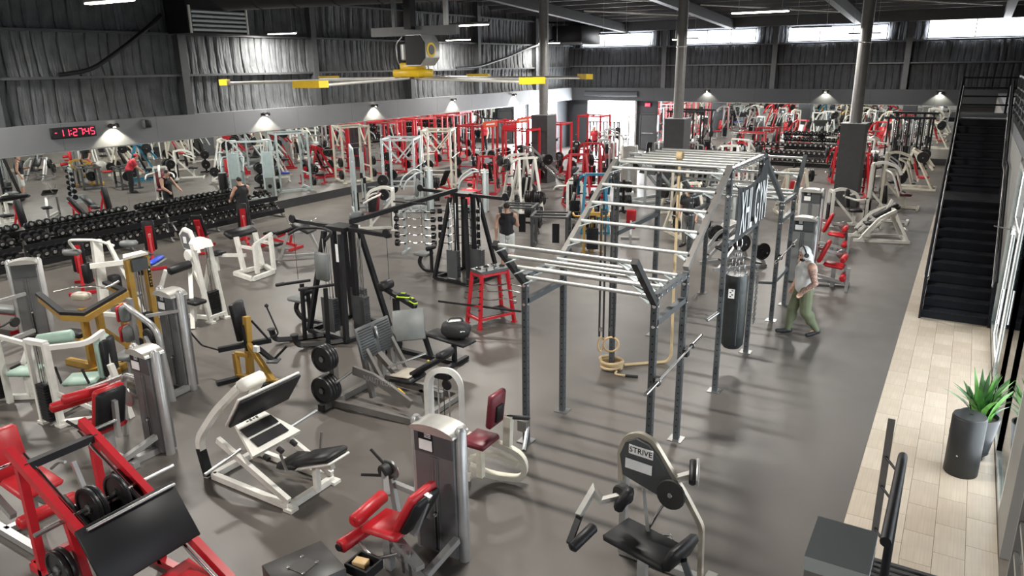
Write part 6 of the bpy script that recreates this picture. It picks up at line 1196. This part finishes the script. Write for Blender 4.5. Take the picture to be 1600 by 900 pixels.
def black_bench_frame(label, x, y, rz):
    t = Thing('t_bar_frame', label, 'rack', (x, y, 0), rz)
    for sx in (-.5, .5):
        for sy in (-.35, .35): t.beam('post', [(sx, sy, 0), (sx, sy, .95)], .08, m=GRAPH)
        t.beam('top_rail', [(sx, -.45, .95), (sx, .45, .95)], .08, .06, GRAPH); t.beam('brace', [(sx, -.35, .3), (sx, .1, .04)], .06, m=GRAPH); t.beam('base', [(sx, -.4, .04), (sx, .5, .04)], .08, .06, GRAPH)
    for sy in (-.4, 0, .4): t.beam('top_cross', [(-.5, sy, .95), (.5, sy, .95)], .06, .05, GRAPH)
    t.box('stack_box', (.2, -.42, .5), (.2, .05, .55), BLACK); t.tube('peg', [(.5, .2, .45), (.8, .2, .45)], .022, CHROME); plates_on(t, [(.62, .2, .45)], 'iron plate on the '+label.split(' with ')[0], rz)
black_bench_frame('low black square frame with a weight box in the middle floor', -9.95, 18.5, .35); black_bench_frame('low black square frame with a spoked plate behind the red bar rack', -11.5, 19.3, .3)
t = flat_bench('incline bench with a long red pad seen through the rig', -8.1, 20.0, .4, SILVER, PADR, 1); lever('white lever machine with black pads seen through the rig', -7.2, 22.0, .8, CREAM, PADK, 1.6); lever('silver low lever machine with wide frame under the rig banner', -4.85, 18.9, 2.4, SILVER, PADK, 1.0, tilt=.9); selector('pale grey selector machine with a round pad behind the rig', -6.0, 23.9, .5, SBLUE, PUMM, SHROUD, 1.5)
open_machine('cream weight machine with overhead arm left of the rig top', -8.3, 24.3, .6, CREAM, PADK, 2.0); sled('silver incline sled with pale rails left of the second boxed column', -10.1, 27.2, -.4, SBLUE); lever('white lever squat machine behind the second boxed column', -8.4, 31.2, .4, WHITE, PADK, 1.8); open_machine('white weight machine with black pads beyond the rig end', -6.2, 27.2, .3, WHITE, PADK, 1.7); lever('cream lever machine with red pads left of the third boxed column', -4.9, 26.6, .5, CREAM, PADR, 1.6); flat_bench('white flat bench with cream pad near the back dumbbell rack', -6.4, 33.6, 1.2, WHITE, TAN, 0); open_machine('silver weight machine with red pads in the far middle aisle', -10.6, 33.2, .3, SILVER, PADR, 1.7)
lever('red lever machine with white pads before the far cable towers', -9.2, 35.6, .3, RED, PAPER, 1.5); selector('silver selector machine with dark pads near the far bench row', -12.3, 34.3, .4, SILVER, PADK, SHROUD, 1.6)
# --- right aisle
def leg_tower(label, x, y, h, name):
    t = Thing(name, label, 'gym machine', (x, y, 0), 0)
    tower(t, (0, 0, 0), .56, .24, h, 0, mat('light_shroud', (.24, .245, .24), .4, .2))
    t.pad('seat', (.75, .05, .52), (.46, .4, .09), PADR, Matrix.Rotation(.1, 3, 'Y'), .04); t.pad('back_pad', (.5, .05, .82), (.1, .38, .55), PADR, Matrix.Rotation(.35, 3, 'Y'), .04); t.roller('ankle_roller', (1.0, -.35, .3), (1.0, .05, .32), .075, PADR); t.roller('thigh_roller', (.95, -.2, .7), (.95, .3, .7), .07, PADR)
    t.beam('seat_post', [(.75, .05, 0), (.75, .05, .48)], .09, m=SILVER); t.beam('base_arm', [(.25, -.1, .28), (1.05, -.25, .2)], .07, m=SILVER); t.beam('base_arm', [(.25, .1, .1), (1.1, .25, .06)], .08, m=SILVER); t.beam('front_leg', [(1.1, -.28, 0), (1.1, -.25, .55)], .07, m=SILVER); t.beam('lever_arm', [(.9, .35, .75), (1.0, .1, .32)], .06, m=SILVER); t.disc('cam', (.85, .32, .72), (0, 1, 0), .12, .04, STEEL); t.beam('side_frame', [(.2, .1, .9), (.85, .3, .72)], .06, m=SILVER)
leg_tower('grey tower leg machine with red pads and rollers behind the walking man', -3.0, 18.15, 1.62, 'leg_curl_machine'); leg_tower('taller grey tower machine with red pads one row beyond the walking man', -3.45, 21.6, 1.75, 'leg_extension_machine')
open_machine('white weight machine with twisted lever frame beside the third column', -2.9, 25.6, -1.2, WHITE, PADK, 1.1); lever('white calf machine with long sloping beam in the right aisle', -1.9, 23.9, 1.9, WHITE, PADK, .95, tilt=1.0, plates=False); open_machine('white weight machine with a curved top arm in the right aisle', -1.9, 26.8, -1.57, WHITE, PADK, 1.85); open_machine('cream weight machine with red back pads behind the curved arm one', -1.75, 29.6, -1.57, CREAM, MAROON, 1.9); selector('silver selector machine with hooped frame behind the third column', -2.4, 32.6, -1.57, SILVER, PADK, SHROUD, 1.7); lever('red lever machine loaded with plates behind the third column', -3.5, 31.6, .2, RED, PADK, 1.7); lever('cream lever machine with black pads near the stair foot aisle end', -1.5, 34.6, -1.57, CREAM, PADR, 1.6)
flat_bench('red bench in front of the far black cable tower', -11.9, 40.0, 0, RED, PADK, 1)
# --- along the back mirror
def cable_bank(label, x, y, rz, n=4):
    t = Thing('cable_bank', label, 'gym machine', (x, y, 0), rz)
    for i in range(n+1):
        xx = -.9+1.8*i/n; t.beam('mast', [(xx, 0, 0), (xx, 0, 2.4)], .07, .1, BLACK)
        if i < n: stack(t, (xx+.9/n, 0, 0), .3, .14, 12, .1, .05, BLACK, 2.3); t.tube('front_rod', [(xx+.9/n, .12, .1), (xx+.9/n, .12, 2.3)], .03, SILVER); t.box('pulley', (xx+.9/n, .14, 1.2), (.08, .1, .16), BLACK)
    t.beam('top_beam', [(-1.1, 0, 2.42), (1.1, 0, 2.42)], .2, .1, BLACK); t.beam('base', [(-1, 0, .04), (1, 0, .04)], .4, .08, BLACK); t.tube('chin_bar', [(-1.1, .3, 2.45), (1.1, .3, 2.45)], .02, BLACK)
cable_bank('black bank of cable columns by the back mirror near the exit door', -13.9, 42.0, PI); cable_bank('black bank of cable columns by the back mirror near the stairs', -2.5, 41.0, PI+.2); rack('red squat rack by the back mirror between the dumbbells and cables', -9.9, 41.3, PI, RED, 1.5, 1.2, .7, None, 'squat_rack', False, True, 1); rack('low red bench rack before the back mirror near the stairs', -5.0, 41.6, PI, RED, 1.5, 1.2, .7, None, 'squat_rack', False, True, 1)
def back_rack(label, x, y, n, lab):
    t = Thing('dumbbell_rack', label, 'rack', (x, y, 0), PI)
    L = n*.24
    for z, yy in ((.98, -.12), (.62, .06), (.28, .24)):
        for s in (-.1, .1): t.beam('saddle_rail', [(-L/2, yy+s, z-.02-s*.3), (L/2, yy+s, z-.02-s*.3)], .05, m=BLACK)
    for s in (-1, 0, 1): t.beam('leg', [(s*(L/2-.1), .45, .02), (s*(L/2-.1), -.3, 1.05)], .06, m=BLACK); t.beam('foot', [(s*(L/2-.1), -.35, .03), (s*(L/2-.1), .5, .03)], .06, m=BLACK)
    t._b(MB().b2(-L/2, L/2, .3, .32, .05, .2), 'tier_face', BLACK, None, None)
    for ti, (z, yy) in enumerate(((.98, -.12), (.62, .06), (.28, .24))):
        for i in range(n):
            put_db(2+(i % 3), at(t, (-L/2+.12+.24*i, yy, z+.1)), PI/2, 'black dumbbell on the %s tier of the %s' % (('top', 'middle', 'bottom')[ti], lab), '%s, %s tier' % (lab, ('top', 'middle', 'bottom')[ti]), 0)
back_rack('three-tier dumbbell rack with black dumbbells by the back mirror', -7.2, 39.4, 18, 'back mirror dumbbell rack')
# --- near the roll-up door
t = Thing('gear_rail', 'rail of hanging belts and straps beside the roll-up door', 'rack', (-17.9, 39.6, 0), .2)
for s in (-.9, .9): t.beam('post', [(s, 0, 0), (s, 0, 1.9)], .06, m=BLACK); t.beam('foot', [(s, -.3, .03), (s, .3, .03)], .06, m=BLACK)
t.beam('top_rail', [(-.95, 0, 1.9), (.95, 0, 1.9)], .06, m=BLACK)
for k in range(9): t.beam('hanging_belt', [(-.8+.2*k, .02, 1.87), (-.8+.2*k+.03*(-1)**k, .03, .7+.1*(k % 3))], .09, .03, (PUMM, DGREY, SILVER)[k % 3], up=(0, 1, 0))
t = Thing('dip_tower', 'tall thin steel chin-up tower standing before the bright roll-up door', 'rig', (-16.6, 38.6, 0), .3)
for s in (-.6, .6): t.beam('post', [(s, 0, 0), (s, .1, 2.3)], .07, m=SILVER); t.beam('foot', [(s, -.5, .03), (s, .5, .03)], .07, m=SILVER); t.tube('dip_grip', [(s, .1, 1.3), (s, .6, 1.3)], .02, SILVER)
t.tube('chin_bar', bend([(-1.0, .3, 2.2), (-.6, .1, 2.3), (.6, .1, 2.3), (1.0, .3, 2.2)], .1), .024, STEEL); t.pad('back_pad', (0, .12, 1.4), (.3, .08, .6), PADK); t.beam('cross', [(-.6, .05, 1.3), (.6, .05, 1.3)], .06, m=SILVER)
sm = Thing('exercise_ball', 'grey inflated exercise ball resting on the floor behind the rig', 'ball', (-5.6, 21.6, 0)); sm._b(MB().lathe((0, 0, .33), (0, 0, 1), [(.33*math.sin(PI*k/12)+.0005, -.33*math.cos(PI*k/12)) for k in range(13)], 24), 'ball', mat('ball_grey', (.45, .43, .4), .4), None, 80); sm.disc('valve', (.2, -.26, .33), (.6, -.8, 0), .012, .01, BLACK)

# --- further machines filling the far floor
selector('silver selector machine with maroon pads between the second and third columns', -6.9, 29.9, .4, SILVER, MAROON, MATS['light_shroud'], 1.7); open_machine('cream weight machine with black pads behind the second boxed column', -10.6, 30.9, .3, CREAM, PADK, 1.8); lever('silver lever press with black pads beyond the cream weight machine', -8.6, 28.2, .6, SILVER, PADK, 1.7); sled('white sled machine with black seat before the back dumbbell rack', -8.2, 34.2, -.3, WHITE)
lever('dark red lever row machine near the second cable bank', -4.6, 35.4, .3, RED, PADR, 1.5); open_machine('white weight machine with overhead arm left of the aisle end', -3.4, 36.6, -.4, WHITE, PADK, 1.8); flat_bench('red incline bench before the back squat rack', -9.9, 39.4, 0, RED, PADK, 1); flat_bench('silver bench with black pad in front of the exit door', -14.6, 38.2, .5, SILVER, PADK, 1)
open_machine('tall silver pulldown machine beside the gear rail', -14.9, 33.6, .5, SILVER, PADR, 2.1); lever('white lever machine with red pads under the bright doorway', -15.6, 35.8, .4, WHITE, PADR, 1.6); selector('pale grey selector machine with red seat beside the pale half rack', -15.2, 21.9, 2.2, SBLUE, PADR, MATS['pale_shroud2'], 1.5); open_machine('white low weight machine in front of the red lever row machine', -11.4, 22.6, .7, WHITE, PADK, 1.3)
def plate_tree(label, x, y, rz):
    t = Thing('plate_tree', label, 'rack', (x, y, 0), rz)
    t.beam('mast', [(0, 0, .04), (0, 0, 1.15)], .08, m=BLACK); t.beam('foot', [(-.3, 0, .03), (.3, 0, .03)], .08, .06, BLACK); t.beam('foot', [(0, -.3, .03), (0, .3, .03)], .08, .06, BLACK)
    for s in (-1, 1):
        for z in (.4, .9): t.tube('peg', [(0, 0, z), (s*.32, 0, z)], .024, CHROME)
    plates_on(t, [(s*q, 0, z) for s in (-1, 1) for z in (.4, .9) for q in (.1, .17, .24)], 'iron plate on the '+label, rz, .21)
plate_tree('black plate tree beside the pale grey half rack', -16.95, 22.1, .5); plate_tree('black plate tree beside the white lever machine', -12.0, 21.1, .2); plate_tree('black plate tree behind the teal lever machine', -10.2, 24.4, .6)
# ------------------------------------------------------------------ end
